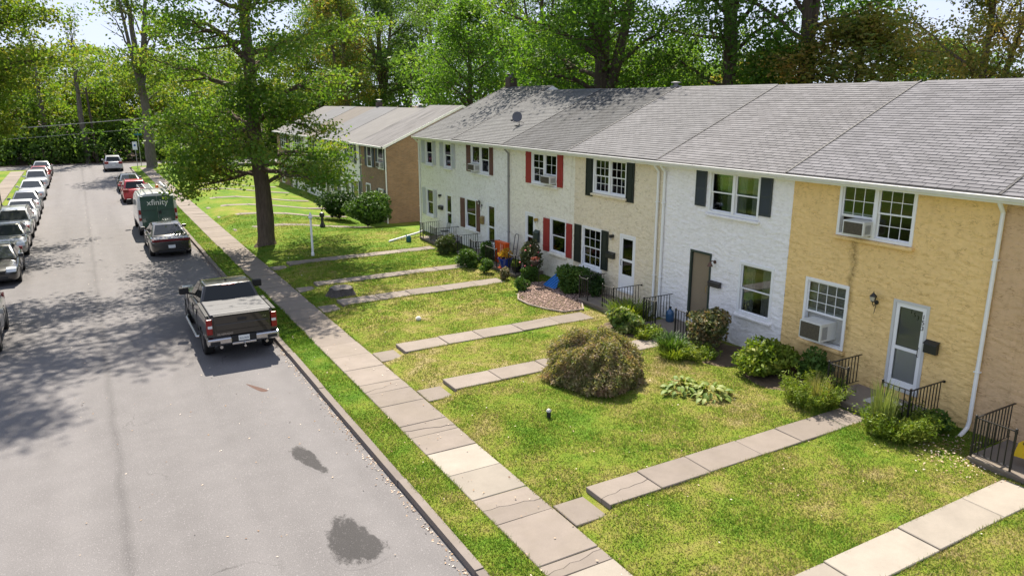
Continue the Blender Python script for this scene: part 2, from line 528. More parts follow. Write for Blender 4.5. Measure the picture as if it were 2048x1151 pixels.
# --- sidewalks and front walks: separate slabs
def slab_mesh(seed, w, l, t, cracked=False):
    m = MB(); m.box(0, w, 0, l, -t, 0)
    return m.mesh('slab', bevel=0.012, seg=1)
SLABN = {}
def slab(root, x0, x1, y0, y1, z, t, material, rg, tilt=0.004, crack=0.0):
    if rg.random() < crack:
        # broken slab: a wandering crack splits it into two pieces
        w, l = x1-x0, y1-y0
        ya, yb = l*rg.uniform(.2, .8), l*rg.uniform(.2, .8); n = 7
        line = [(w*k/n, ya+(yb-ya)*k/n + (rg.uniform(-.04, .04) if 0 < k < n else 0)) for k in range(n+1)]
        g = .0035
        for poly in ([(0, 0), (w, 0)] + [(px, py-g) for px, py in line[::-1]], [(px, py+g) for px, py in line] + [(w, l), (0, l)]):
            m = MB(); m.prism(poly, -t, 0, 'xy')
            me = m.mesh('slab', bevel=0.008, seg=1); me.materials.append(material)
            o = bpy.data.objects.new('slab', me); o.location = (x0, y0, z + rg.uniform(-.012, .012)); o.rotation_euler = (rg.uniform(-.008, .008), rg.uniform(-.008, .008), 0)
            link(o, root)
        return
    key = (round(x1-x0, 2), round(y1-y0, 2), t, material.name)
    if key not in SLABN:
        me = slab_mesh(0, x1-x0, y1-y0, t); me.materials.append(material); SLABN[key] = me
    o = bpy.data.objects.new('slab', SLABN[key])
    o.location = (x0, y0, z + rg.uniform(-.006, .008)); o.rotation_euler = (rg.uniform(-tilt, tilt), rg.uniform(-tilt, tilt), rg.uniform(-tilt, tilt))
    return link(o, root)

rg = random.Random(11)
sw = tag(link(bpy.data.objects.new('sidewalk', None)), kind='structure')
joints = [4.2, 5.4, 6.6, 7.75, 8.42, 8.82, 10.22, 11.16, 12.22, 13.3, 14.2, 14.86, 16.15, 17.08, 17.75, 19.0, 20.2, 21.4, 22.6, 23.5]
while joints[-1] < 94.5: joints.append(joints[-1] + rg.uniform(1.1, 1.35))
for a, b in zip(joints[:-1], joints[1:]):
    new = 11.0 < a < 13.0 or (4 < a < 8.3)
    slab(sw, 5.56, 6.74, a + .006, b - .006, 0.172, 0.12, M_CONCN if new else M_CONC, rg, crack=0 if new else .30)
sw2 = tag(link(bpy.data.objects.new('sidewalk', None)), kind='structure')
y = 40.0
while y < 95:
    l = rg.uniform(1.15, 1.35)
    slab(sw2, -6.7, -5.45, y + .006, y + l - .006, 0.178, 0.12, M_CONC, rg); y += l

for (a, b, xe, new) in WALKS:
    root = tag(link(bpy.data.objects.new('front_walk', None)), kind='structure')
    mt = M_CONCN if new else M_CONC
    slab(root, 6.755, 7.49, a - .03, b - .02, 0.188, 0.12, mt, rg)
    x = 7.5
    while x < xe - .3:
        l = min(rg.uniform(1.15, 1.5) if not new else 1.9, xe - x)
        if xe - x - l < .4: l = xe - x
        slab(root, x + .006, x + l - .006, a, b, 0.352 + 0.040*(x - 7.5)/7, 0.24, mt, rg, crack=0 if new else .15); x += l
# walks of the second row
for k, yc in enumerate((44.2, 49.8, 54.6, 59.6, 66.0, 71.0)):
    root = tag(link(bpy.data.objects.new('front_walk', None)), kind='structure')
    x = 7.1
    while x < 15.4:
        l = 1.4
        za, zb = float(gz(x, yc + .4)), float(gz(x + l, yc + .4))
        o = slab(root, x + .006, x + l - .006, yc, yc + 0.75, za + .03, 0.2, M_CONC, rg)
        o.rotation_euler[1] = -math.atan2(zb - za, l)
        x += l
# ================================================================== ROW HOUSES
XF = 16.25                      # front wall plane of the near row
EAVE_X, EAVE_Z = 15.93, 5.58
RIDGE_X, RIDGE_Z = 21.2, 7.93
M_WHITE = mat('white_trim_paint', (0.78, 0.78, 0.76), 0.45, var=0.06, vscale=4)
M_VINYL = mat('white_vinyl', (0.80, 0.80, 0.80), 0.4)
M_GUT = mat('gutter_aluminium', (0.66, 0.65, 0.62), 0.45, var=0.18, vscale=5)
M_GLASS = glass_mat()
M_BLACK = mat('black_iron', (0.012, 0.012, 0.013), 0.42, spec=0.5)
M_DARK = mat('dark_interior', (0.035, 0.034, 0.032), 0.9)
M_BLIND = mat('window_blind', (0.58, 0.57, 0.53), 0.8, var=0.1, vscale=20)
M_CURT = mat('curtain_cloth', (0.36, 0.35, 0.32), 0.9, var=0.2, vscale=14)
M_MAILB = mat('mailbox_black', (0.018, 0.020, 0.018), 0.4, spec=0.5)

def stucco(name, col, tone=0.10, streak=None, grime=0.35, dirt_or_shade=0.75):
    m, nt, p = new_mat(name)
    P = pos(nt)
    f = mth(nt, 'MULTIPLY_ADD', noise(nt, P, 0.9, 5, 0.6), 2*tone, 1 - tone)
    f = mth(nt, 'MULTIPLY', f, mth(nt, 'MULTIPLY_ADD', noise(nt, P, 9, 4, 0.65), 0.28, 0.86))
    c = scalec(nt, col, f)
    sx = nt.nodes.new('ShaderNodeSeparateXYZ'); nt.links.new(P, sx.inputs[0])
    # rain streaks below sills and grime at the foot of the wall
    st = noise(nt, pos(nt, (1, 5.5, 0.32)), 1.0, 4, 0.65)
    st = mth(nt, 'MULTIPLY_ADD', st, 3.2, -1.9, clamp=True)
    c = mixc(nt, mth(nt, 'MULTIPLY', st, grime), c, (col[0]*0.45, col[1]*0.40, col[2]*0.30))
    if streak:
        y0, zt, w = streak
        wob = mth(nt, 'MULTIPLY_ADD', noise(nt, pos(nt, (1, 1, 1.6)), 1.5, 3), 0.30, -0.15)
        d = mth(nt, 'ABSOLUTE', mth(nt, 'ADD', mth(nt, 'SUBTRACT', sx.outputs['Y'], y0), wob))
        s = mth(nt, 'SUBTRACT', 1.0, mth(nt, 'DIVIDE', d, w), clamp=True)
        s = mth(nt, 'MULTIPLY', s, mth(nt, 'LESS_THAN', sx.outputs['Z'], zt))
        s = mth(nt, 'MULTIPLY', s, mth(nt, 'MULTIPLY_ADD', noise(nt, P, 14, 4, 0.8), 2.4, -0.6, clamp=True))
        c = mixc(nt, mth(nt, 'MULTIPLY', s, 0.85), c, (0.13, 0.085, 0.03))
    # trowel-ridge crevice shade painted into the colour: broken, wandering, mostly level lines
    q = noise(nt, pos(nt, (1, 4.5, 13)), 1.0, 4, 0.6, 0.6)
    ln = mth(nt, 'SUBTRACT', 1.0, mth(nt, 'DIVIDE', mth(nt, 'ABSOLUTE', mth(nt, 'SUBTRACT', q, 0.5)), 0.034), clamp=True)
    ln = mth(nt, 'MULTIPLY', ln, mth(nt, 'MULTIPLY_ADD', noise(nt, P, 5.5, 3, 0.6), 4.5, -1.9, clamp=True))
    c = mixc(nt, mth(nt, 'MULTIPLY', ln, dirt_or_shade), c, (col[0]*0.42, col[1]*0.36, col[2]*0.26))
    nt.links.new(c, p.inputs['Base Color'])
    p.inputs['Roughness'].default_value = 0.92; p.inputs['Specular IOR Level'].default_value = 0.15
    h1 = noise(nt, pos(nt, (1, 6.5, 16)), 1.0, 5, 0.65, 0.5)
    hh = mth(nt, 'ADD', mth(nt, 'MULTIPLY', h1, 1.0), mth(nt, 'MULTIPLY', noise(nt, P, 60, 4, 0.7), 0.12))
    bump(nt, p, hh, 0.7, 0.028)
    return m

def stucco_wall(X, y0, y1, z0, z1, holes, step, material, parent, seed, amp=0.020, dens=46, jog=None):
    rg = np.random.default_rng(seed)
    def lines(a, b, extra):
        L = list(np.linspace(a, b, max(2, int(round((b-a)/step)) + 1))) + [e for e in extra if a < e < b]
        L = sorted(L); out = [L[0]]
        for q in L[1:]:
            if q - out[-1] > 0.006: out.append(q)
        return np.array(out)
    ys = lines(y0, y1, [h[0] for h in holes] + [h[1] for h in holes])
    zs = lines(z0, z1, [h[2] for h in holes] + [h[3] for h in holes])
    H = np.zeros((len(zs), len(ys)))
    n = int(dens*(y1-y0)*(z1-z0))
    cy = rg.uniform(y0, y1, n); cz = rg.uniform(z0, z1, n)
    aa = rg.uniform(.08, .19, n); bb = rg.uniform(.035, .070, n); hh = rg.uniform(.45, 1.0, n); sl = rg.uniform(-.35, .35, n)
    for k in range(n):
        a, b = aa[k], bb[k]
        i0, i1 = np.searchsorted(ys, [cy[k]-a, cy[k]+a]); j0, j1 = np.searchsorted(zs, [cz[k]-2*b, cz[k]+2*b])
        if i1 <= i0 or j1 <= j0: continue
        dy = (ys[i0:i1] - cy[k])[None, :]; dz = (zs[j0:j1] - cz[k])[:, None] - sl[k]*dy + b*0.7*(dy/a)**2
        d = (dy/a)**2 + (dz/b)**2
        r = np.where(d < 1, hh[k]*(0.25 + 0.75*(b - dz)/(2*b))*np.clip(1 - d, 0, 1)**0.25, 0)
        H[j0:j1, i0:i1] = np.maximum(H[j0:j1, i0:i1], r)
    H = H*amp + 0.004*rg.standard_normal(H.shape)*0.35
    Yg, Zg = np.meshgrid(ys, zs)
    V = np.stack([(X - H).ravel(), Yg.ravel(), Zg.ravel()], 1)
    nx = len(ys)
    i, j = np.meshgrid(np.arange(nx-1), np.arange(len(zs)-1))
    cyy = (ys[:-1]+ys[1:])[None, :]/2; czz = (zs[:-1]+zs[1:])[:, None]/2
    keep = np.ones((len(zs)-1, nx-1), bool)
    for h in holes: keep &= ~((cyy > h[0]) & (cyy < h[1]) & (czz > h[2]) & (czz < h[3]))
    b = (j*nx + i)[keep]
    F = np.stack([b, b+nx, b+nx+1, b+1], 1)
    o = mesh_obj('front_wall', np_mesh('front_wall', V, F, False), material, parent)
    return o

_pane = {}
def pane(parent, X, y0, y1, z0, z1, material=None):
    material = material or M_GLASS
    key = (round(y1-y0, 2), round(z1-z0, 2), material.name)
    if key not in _pane:
        w, h = key[0]/2, key[1]/2
        m = MB(); m.box(-.002, .002, -w, w, -h, h); me = m.mesh('pane'); me.materials.append(material); _pane[key] = me
    o = bpy.data.objects.new('pane', _pane[key]); o.location = (X, (y0+y1)/2, (z0+z1)/2)
    return link(o, parent)

def window(h, X, y0, y1, z0, z1, cols=1, grid=None, sill=None, cover=None, lower_grid=True, trim=None, ac=None):
    """double-hung window; y0 < y1.  ac=(column index, height of the unit opening)"""
    trim = trim or M_VINYL
    m = MB()
    c = 0.055
    m.box(X-.035, X+.11, y0-.02, y0+c, z0-.02, z1+.02); m.box(X-.035, X+.11, y1-c, y1+.02, z0-.02, z1+.02)
    m.box(X-.034, X+.11, y0+c, y1-c, z1-c, z1+.02); m.box(X-.036, X+.11, y0+c, y1-c, z0-.02, z0+c*.8)
    cells = [(y0+c, y1-c)]
    if cols == 2:
        mid = (y0+y1)/2
        m.box(X-.033, X+.11, mid-.05, mid+.05, z0+c*.8, z1-c); cells = [(y0+c, mid-.05), (mid+.05, y1-c)]
    panes = []; s = 0.036
    for ci, (a, b) in enumerate(cells):
        za, zb = z0+c*.8, z1-c; zm = (za+zb)/2
        if ac and ac[0] == ci: zm = za + ac[1] + 0.42*(zb-za-ac[1]) if ac[1] < .3 else za + ac[1] + .05
        for part, (p, q, xo) in enumerate(((zm-.02, zb, .030), (za, zm+.02, .060))):
            if ac and ac[0] == ci and part == 1:
                p = za + ac[1]
                if q - p < 0.12: q = p + .12
            m.box(X+xo-.02, X+xo+.02, a+.001, a+s, p, q); m.box(X+xo-.02, X+xo+.02, b-s, b-.001, p, q)
            m.box(X+xo-.021, X+xo+.021, a+s, b-s, p, p+s); m.box(X+xo-.021, X+xo+.021, a+s, b-s, q-s, q)
            g = grid if (part == 0 or lower_grid) else None
            if g:
                gc, gr = g
                for k in range(1, gc): yy = a+s+(b-a-2*s)*k/gc; m.box(X+xo-.012, X+xo+.006, yy-.008, yy+.008, p+s, q-s)
                for k in range(1, gr): zz = p+s+(q-p-2*s)*k/gr; m.box(X+xo-.013, X+xo+.007, a+s, b-s, zz-.008, zz+.008)
                for k in range(gc):
                    for l in range(gr):
                        panes.append((X+xo, a+s+(b-a-2*s)*k/gc, a+s+(b-a-2*s)*(k+1)/gc, p+s+(q-p-2*s)*l/gr, p+s+(q-p-2*s)*(l+1)/gr))
            else: panes.append((X+xo, a+s, b-s, p+s, q-s))
    w = m.build('window', trim, h)
    for q in panes: pane(w, *q)
    if sill is not None:
        sm = MB(); sm.prism([(X-.11, z0-.11), (X-.11, z0-.045), (X+.02, z0-.022), (X+.02, z0-.12)], y0-.08, y1+.08, 'xz')
        sm.build('sill', sill, w, bevel=.008, seg=1)
    if cover == 'blind':
        bm_ = MB()
        for (a, b) in cells:
            z = z1 - .1
            while z > z0 + .08: bm_.box(X+.125, X+.15, a, b, z-.03, z-.006); z -= .036
        bm_.build('blind', M_BLIND, w)
    elif cover == 'curtain':
        cm = MB()
        for (a, b) in cells:
            for (p, q) in ((a, a+(b-a)*.38), (b-(b-a)*.34, b)):
                n = 14; vs = []; fs = []
                for k in range(n+1):
                    yy = p+(q-p)*k/n; xx = X+.15+.02*math.sin(k*2.2)
                    vs += [(xx, yy, z0+.05), (xx, yy, z1-.05)]
                for k in range(n): fs.append((2*k, 2*k+1, 2*k+3, 2*k+2))
                cm.add(vs, fs)
        cm.build('curtain', M_CURT, w)
    return w

def shutter(h, X, y0, y1, z0, z1, material, style='panel', label=None):
    m = MB(); t = .045
    m.box(X-t+.012, X-.018+.0, y0, y1, z0, z1)
    if style == 'louver':
        m.box(X-t-.004, X-t+.012, y0, y0+.045, z0, z1); m.box(X-t-.004, X-t+.012, y1-.045, y1, z0, z1)
        for zz in (z0, (z0+z1)/2-.03, z1-.06): m.box(X-t-.003, X-t+.011, y0+.045, y1-.045, zz, zz+.06)
        z = z0+.08
        while z < z1-.08:
            m.prism([(X-t-.002, z), (X-t+.011, z+.028), (X-t+.011, z+.02), (X-t-.002, z-.006)], y0+.045, y1-.045, 'xz'); z += .036
    elif style == 'board':
        w = (y1-y0)/3
        for k in range(3): m.box(X-t-.004, X-t+.011, y0+k*w+.004, y0+(k+1)*w-.004, z0+.001, z1-.001)
        for zz in (z0+.16, z1-.24): m.box(X-t-.018, X-t-.004, y0+.01, y1-.01, zz, zz+.09)
    else:
        m.box(X-t-.006, X-t+.011, y0, y0+.06, z0, z1); m.box(X-t-.006, X-t+.011, y1-.06, y1, z0, z1)
        mid = z0+(z1-z0)*.5
        for a, b in ((z0, z0+.08), (mid-.05, mid+.05), (z1-.08, z1)): m.box(X-t-.005, X-t+.010, y0+.06, y1-.06, a, b)
        for a, b in ((z0+.12, mid-.09), (mid+.09, z1-.12)): m.box(X-t-.002, X-t+.009, y0+.09, y1-.09, a, b)
    return m.build('shutter', material, h)

def door(h, X, y0, y1, z0, z1, frame, panel, style, handle_y, handle_mat=None):
    """storm door or panel door with its frame; hinge side is opposite handle_y"""
    m = MB(); c = .07
    m.box(X-.02, X+.12, y0, y0+c, z0, z1); m.box(X-.02, X+.12, y1-c, y1, z0, z1); m.box(X-.019, X+.12, y0+c, y1-c, z1-c, z1)
    m.box(X-.06, X+.12, y0, y1, z0-.06, z0+.02)
    d = m.build('door', frame, h)
    a, b, p, q = y0+c+.004, y1-c-.004, z0+.024, z1-c-.004
    if style == 'solid':
        s = MB(); s.box(X+.05, X+.09, a, b, p, q)
        s.build('door_leaf', panel, d, bevel=.004, seg=1)
    else:
        s = MB(); r = .085
        zm = p+(q-p)*style[0]
        zl = p + (style[1] if len(style) > 1 else .16)
        x0, x1 = X+.0, X+.035
        s.box(x0, x1, a, a+r, p, q); s.box(x0, x1, b-r, b, p, q); s.box(x0+.001, x1-.001, a+r, b-r, q-r, q)
        s.box(x0+.001, x1-.001, a+r, b-r, p, zl); s.box(x0+.001, x1-.001, a+r, b-r, zm-.04, zm+.04)
        leaf = s.build('storm_door', M_VINYL, d)
        pane(leaf, X+.02, a+r, b-r, zl, zm-.04, glass_mat('storm_glass', (.93, .94, .94))); pane(leaf, X+.02, a+r, b-r, zm+.04, q-r, glass_mat('storm_screen', (.72, .73, .73)))
        s = MB(); s.box(X+.06, X+.10, a, b, p, q)
        s.build('door_leaf', panel, d)
    hm = MB()
    sgn = 1 if handle_y > (y0+y1)/2 else -1
    hm.tube([(X-.012, handle_y, z0+.88), (X-.05, handle_y, z0+.90), (X-.05, handle_y, z0+1.08), (X-.012, handle_y, z0+1.10)], .009, 6)
    hm.build('handle', handle_mat or M_BLACK, d)
    return d

def roof_mat(name, col, v=0.28, blot=0.0, blotc=(0.03, 0.03, 0.03)):
    m, nt, p = new_mat(name)
    P = pos(nt)
    f = mth(nt, 'MULTIPLY_ADD', rnd(nt), v, 1 - v/2)
    f = mth(nt, 'MULTIPLY', f, mth(nt, 'MULTIPLY_ADD', noise(nt, P, 1.1, 4, 0.6), 0.5, 0.75))
    f = mth(nt, 'MULTIPLY', f, mth(nt, 'MULTIPLY_ADD', noise(nt, P, 80, 3, 0.7), 0.5, 0.75))
    c = scalec(nt, col, f)
    if blot:
        s = noise(nt, pos(nt, (0.45, 2.2, 0.45)), 1.0, 5, 0.72)
        s = mth(nt, 'MULTIPLY_ADD', s, 3.5, -1.55, clamp=True)
        c = mixc(nt, mth(nt, 'MULTIPLY', s, blot), c, blotc)
    nt.links.new(c, p.inputs['Base Color'])
    p.inputs['Roughness'].default_value = 0.9; p.inputs['Specular IOR Level'].default_value = 0.3
    bump(nt, p, noise(nt, P, 120, 3, 0.7), 0.3, 0.003)
    return m

def shingle_geo(w, e=0.20, t=0.019):
    # local: x = along the eave, y = up the slope, z = out of the roof
    return ([(0.004, 0, -0.002), (w-.004, 0, -0.002), (w-.004, e, -.006), (0.004, e, -.006), (0.004, 0, t), (w-.004, 0, t), (w-.004, e, 0.0), (0.004, e, 0.0)],
            [(0,3,2,1),(4,5,6,7),(0,1,5,4),(1,2,6,5),(2,3,7,6),(3,0,4,7)])
SH_W, SH_E = 0.315, 0.145
_sh = {}
def shingled_slope(roof, y0, y1, lift, material, singles, seed, ridge=(RIDGE_X, RIDGE_Z), ex=EAVE_X, ez=EAVE_Z):
    rg = random.Random(seed)
    e0 = Vector((ex, 0, ez)); up = Vector((ridge[0]-ex, 0, ridge[1]-ez)); L = up.length; up.normalize()
    nrm = Vector((-up.z, 0, up.x)); along = Vector((0, 1, 0))
    base = np.array(e0 + nrm*(0.012 + lift)); upn, aln, nn = np.array(up), np.array(along), np.array(nrm)
    items = []
    rows = int(L/SH_E)
    for r in range(rows):
        off = (r % 2)*SH_W*0.5 + rg.uniform(-.03, .03) - SH_W
        y = y0 + off
        while y < y1 - .02:
            a, b = max(y, y0), min(y + SH_W, y1)
            if b - a > .05: items.append((a, b-a, r*SH_E - 0.03, rg.uniform(0, .003)))
            y += SH_W
    camp = np.array((0, 0, CAM_H))
    items.sort(key=lambda q: np.linalg.norm(base + aln*q[0] + upn*q[2] - camp))
    # alike pieces share one mesh
    def me_for(w):
        k = (round(w, 2), material.name)
        if k not in _sh:
            v, f = shingle_geo(k[0]); mm = bpy.data.meshes.new('shingle'); mm.from_pydata(v, [], f); mm.materials.append(material); _sh[k] = mm
        return _sh[k]
    # local shingle axes: x along, y up slope, z = normal must be right-handed
    A = Matrix(((along.x, up.x, nrm.x), (along.y, up.y, nrm.y), (along.z, up.z, nrm.z)))
    flip = A.determinant() < 0
    if flip: A = Matrix(((-along.x, up.x, nrm.x), (-along.y, up.y, nrm.y), (-along.z, up.z, nrm.z)))
    eu = A.to_euler()
    rest = MB(); k = 0
    for (a, w, v, dz) in items:
        o3 = base + upn*v + nn*dz + aln*(a + (w if flip else 0))
        if k < singles:
            o = bpy.data.objects.new('shingle', me_for(w)); o.location = o3; o.rotation_euler = eu
            link(o, roof); k += 1
        else:
            vs, fs = shingle_geo(w)
            rest.add([tuple(Vector(o3) + A @ Vector(q)) for q in vs], fs)
    if rest.v:
        me = bpy.data.meshes.new('shingle_courses'); me.from_pydata(rest.v, [], rest.f); me.materials.append(material)
        tag(link(bpy.data.objects.new('shingle_courses', me), roof), kind='stuff')

def downspout(h, y, x, z1, z0, material, out=0.35, name='downspout', kick=-1):
    m = MB(); w = .045
    pts = [(EAVE_X+.05, y, z1), (EAVE_X+.07, y, z1-.10), (x, y, z1-.30), (x, y, z0+.25), (x-.05, y, z0+.12), (x-out, y+kick*.05, z0)]
    m.tube(pts, [.045, .045, .045, .045, .045, .05], 8)
    for zz in (z1-1.3, z0+1.4): m.box(x-.05, x+.06, y-.06, y+.06, zz, zz+.025)
    return m.build(name, material, h, smooth=True)

def ac_unit(label, X, y0, y1, z0, z1, depth, group='window air conditioners'):
    c = thing('air_conditioner', label, 'air conditioner', (X, (y0+y1)/2, z0), 0, group)
    w, hh = (y1-y0)/2, z1-z0
    m = MB(); m.box(-depth, .25, -w, w, 0, hh); m.build('casing', mat('ac_casing', (0.62, 0.62, 0.58), 0.5, var=0.12, vscale=8), c, bevel=.012)
    m = MB(); m.box(-depth-.006, -depth+.01, -w+.04, w-.04, .035, hh-.035)
    n = 9
    for k in range(n): zz = .05+(hh-.1)*k/(n-1); m.box(-depth-.013, -depth-.005, -w+.045, w-.045, zz-.004, zz+.004)
    m.build('grille', mat('ac_grille', (0.10, 0.085, 0.06), 0.7, var=0.5, vscale=18), c)
    for s in (-1, 1):
        m = MB()
        for k in range(7):
            xx = -depth+.06+k*.03; m.box(xx, xx+.012, s*w-.004*s, s*w+.006*s, .06, hh-.08)
        m.build('side_louvre', mat('ac_louvre', (0.22, 0.22, 0.21), 0.6), c)
    return c

def mailbox(label, X, y, z, material=None, w=.36, hh=.2, group='wall mailboxes'):
    c = thing('mailbox', label, 'mailbox', (X, y, z), 0, group)
    mt = material or M_MAILB
    m = MB(); m.prism([(-.13, 0), (-.015, 0), (-.015, hh), (-.13, hh*.78)], -w/2, w/2); m.build('box', mt, c, bevel=.008)
    m = MB(); m.prism([(-.15, hh*.80), (-.012, hh*1.06), (-.012, hh*1.13), (-.15, hh*.87)], -w/2-.015, w/2+.015); m.build('lid', mt, c, bevel=.005, seg=1)
    return c

def wall_lamp(label, X, y, z, style, material, group='porch wall lamps'):
    c = thing('wall_lamp', label, 'wall lamp', (X, y, z), 0, group)
    m = MB(); m.lathe([(.055, 0), (.055, -.02), (.02, -.03)], 12, (0, 0, 0), 'x')
    if style == 'lantern':
        m.tube([(-.02, 0, -.02), (-.10, 0, -.08), (-.16, 0, -.02), (-.16, 0, .03)], .010, 6); m.build('bracket', material, c, smooth=True)
        m = MB(); m.lathe([(.035, .03), (.055, .06), (.08, .17), (.085, .18), (.05, .22), (.012, .26), (.006, .30)], 6, (-.16, 0, 0)); m.build('cap_and_cage', material, c)
        m = MB(); m.lathe([(.03, .055), (.055, .065), (.078, .165), (.03, .175)], 6, (-.166, 0, 0)); m.build('lamp_glass', mat('lamp_glass', (0.45, 0.42, 0.36), 0.15, spec=0.5), c)
        m = MB(); m.tube([(-.02, 0, -.06), (-.05, 0, -.2), (-.08, 0, -.28)], [.010, .008, .004], 6); m.build('tail_scroll', material, c)
    elif style == 'gooseneck':
        m.tube([(-.02, 0, 0), (-.12, 0, .05), (-.2, 0, .01)], .012, 6); m.build('bracket', material, c, smooth=True)
        m = MB(); m.lathe([(.02, .02), (.035, 0), (.085, -.10), (.09, -.11)], 12, (-.2, 0, 0)); m.build('lamp_shade', material, c, smooth=True)
    else:
        m.box(-.16, -.02, -.05, .05, -.06, .05); m.build('bracket', material, c, bevel=.01)
        m = MB(); m.lathe([(.04, -.14), (.055, -.06), (.04, -.05)], 10, (-.1, 0, 0)); m.build('lamp_glass', mat('lamp_glass', (0.45, 0.42, 0.36), 0.15, spec=0.5), c)
    return c

def railing(label, pts, zf, zt, posts, group='porch railings'):
    """iron railing along a list of (x, y); posts = indices of points that carry a stout post"""
    c = thing('iron_railing', label, 'railing', (pts[0][0], pts[0][1], zf), 0, group)
    ox, oy = pts[0]
    loc = [Vector((p[0]-ox, p[1]-oy, 0)) for p in pts]
    hh = zt - zf
    m = MB()
    for a, b in zip(loc[:-1], loc[1:]):
        d = (b-a).normalized(); s = Vector((-d.y, d.x, 0))*.019
        for (z0, z1, k) in ((hh-.016, hh, 1.0),):
            m.add([a-s+Vector((0,0,z0)), b-s+Vector((0,0,z0)), b+s+Vector((0,0,z0)), a+s+Vector((0,0,z0)), a-s+Vector((0,0,z1)), b-s+Vector((0,0,z1)), b+s+Vector((0,0,z1)), a+s+Vector((0,0,z1))],
                  [(0,3,2,1),(4,5,6,7),(0,1,5,4),(1,2,6,5),(2,3,7,6),(3,0,4,7)])
    m.tube([loc[-1]+Vector((0,0,hh)), loc[-1]+Vector((0,0,hh-.05))], .03, 8)
    m.build('top_rail', M_BLACK, c)
    m = MB()
    for a, b in zip(loc[:-1], loc[1:]): m.tube([a+Vector((0,0,.09)), b+Vector((0,0,.09))], .010, 4)
    m.build('bottom_rail', M_BLACK, c)
    pm = MB(); pm.box(-.017, .017, -.017, .017, 0, hh+.02); pm.lathe([(.026, hh+.018), (.03, hh+.035), (.02, hh+.05), (.004, hh+.056)], 8)
    pme = pm.mesh('post'); pme.materials.append(M_BLACK)
    for i in posts:
        o = bpy.data.objects.new('post', pme); o.location = loc[i]; link(o, c)
    bm2 = MB(); bm2.box(-.0085, .0085, -.0085, .0085, .09, hh-.01); bme = bm2.mesh('baluster'); bme.materials.append(M_BLACK)
    for a, b in zip(loc[:-1], loc[1:]):
        L = (b-a).length; n = max(1, int(round(L/.125)))
        for k in range(1, n):
            o = bpy.data.objects.new('baluster', bme); o.location = a+(b-a)*(k/n); link(o, c)
    return c

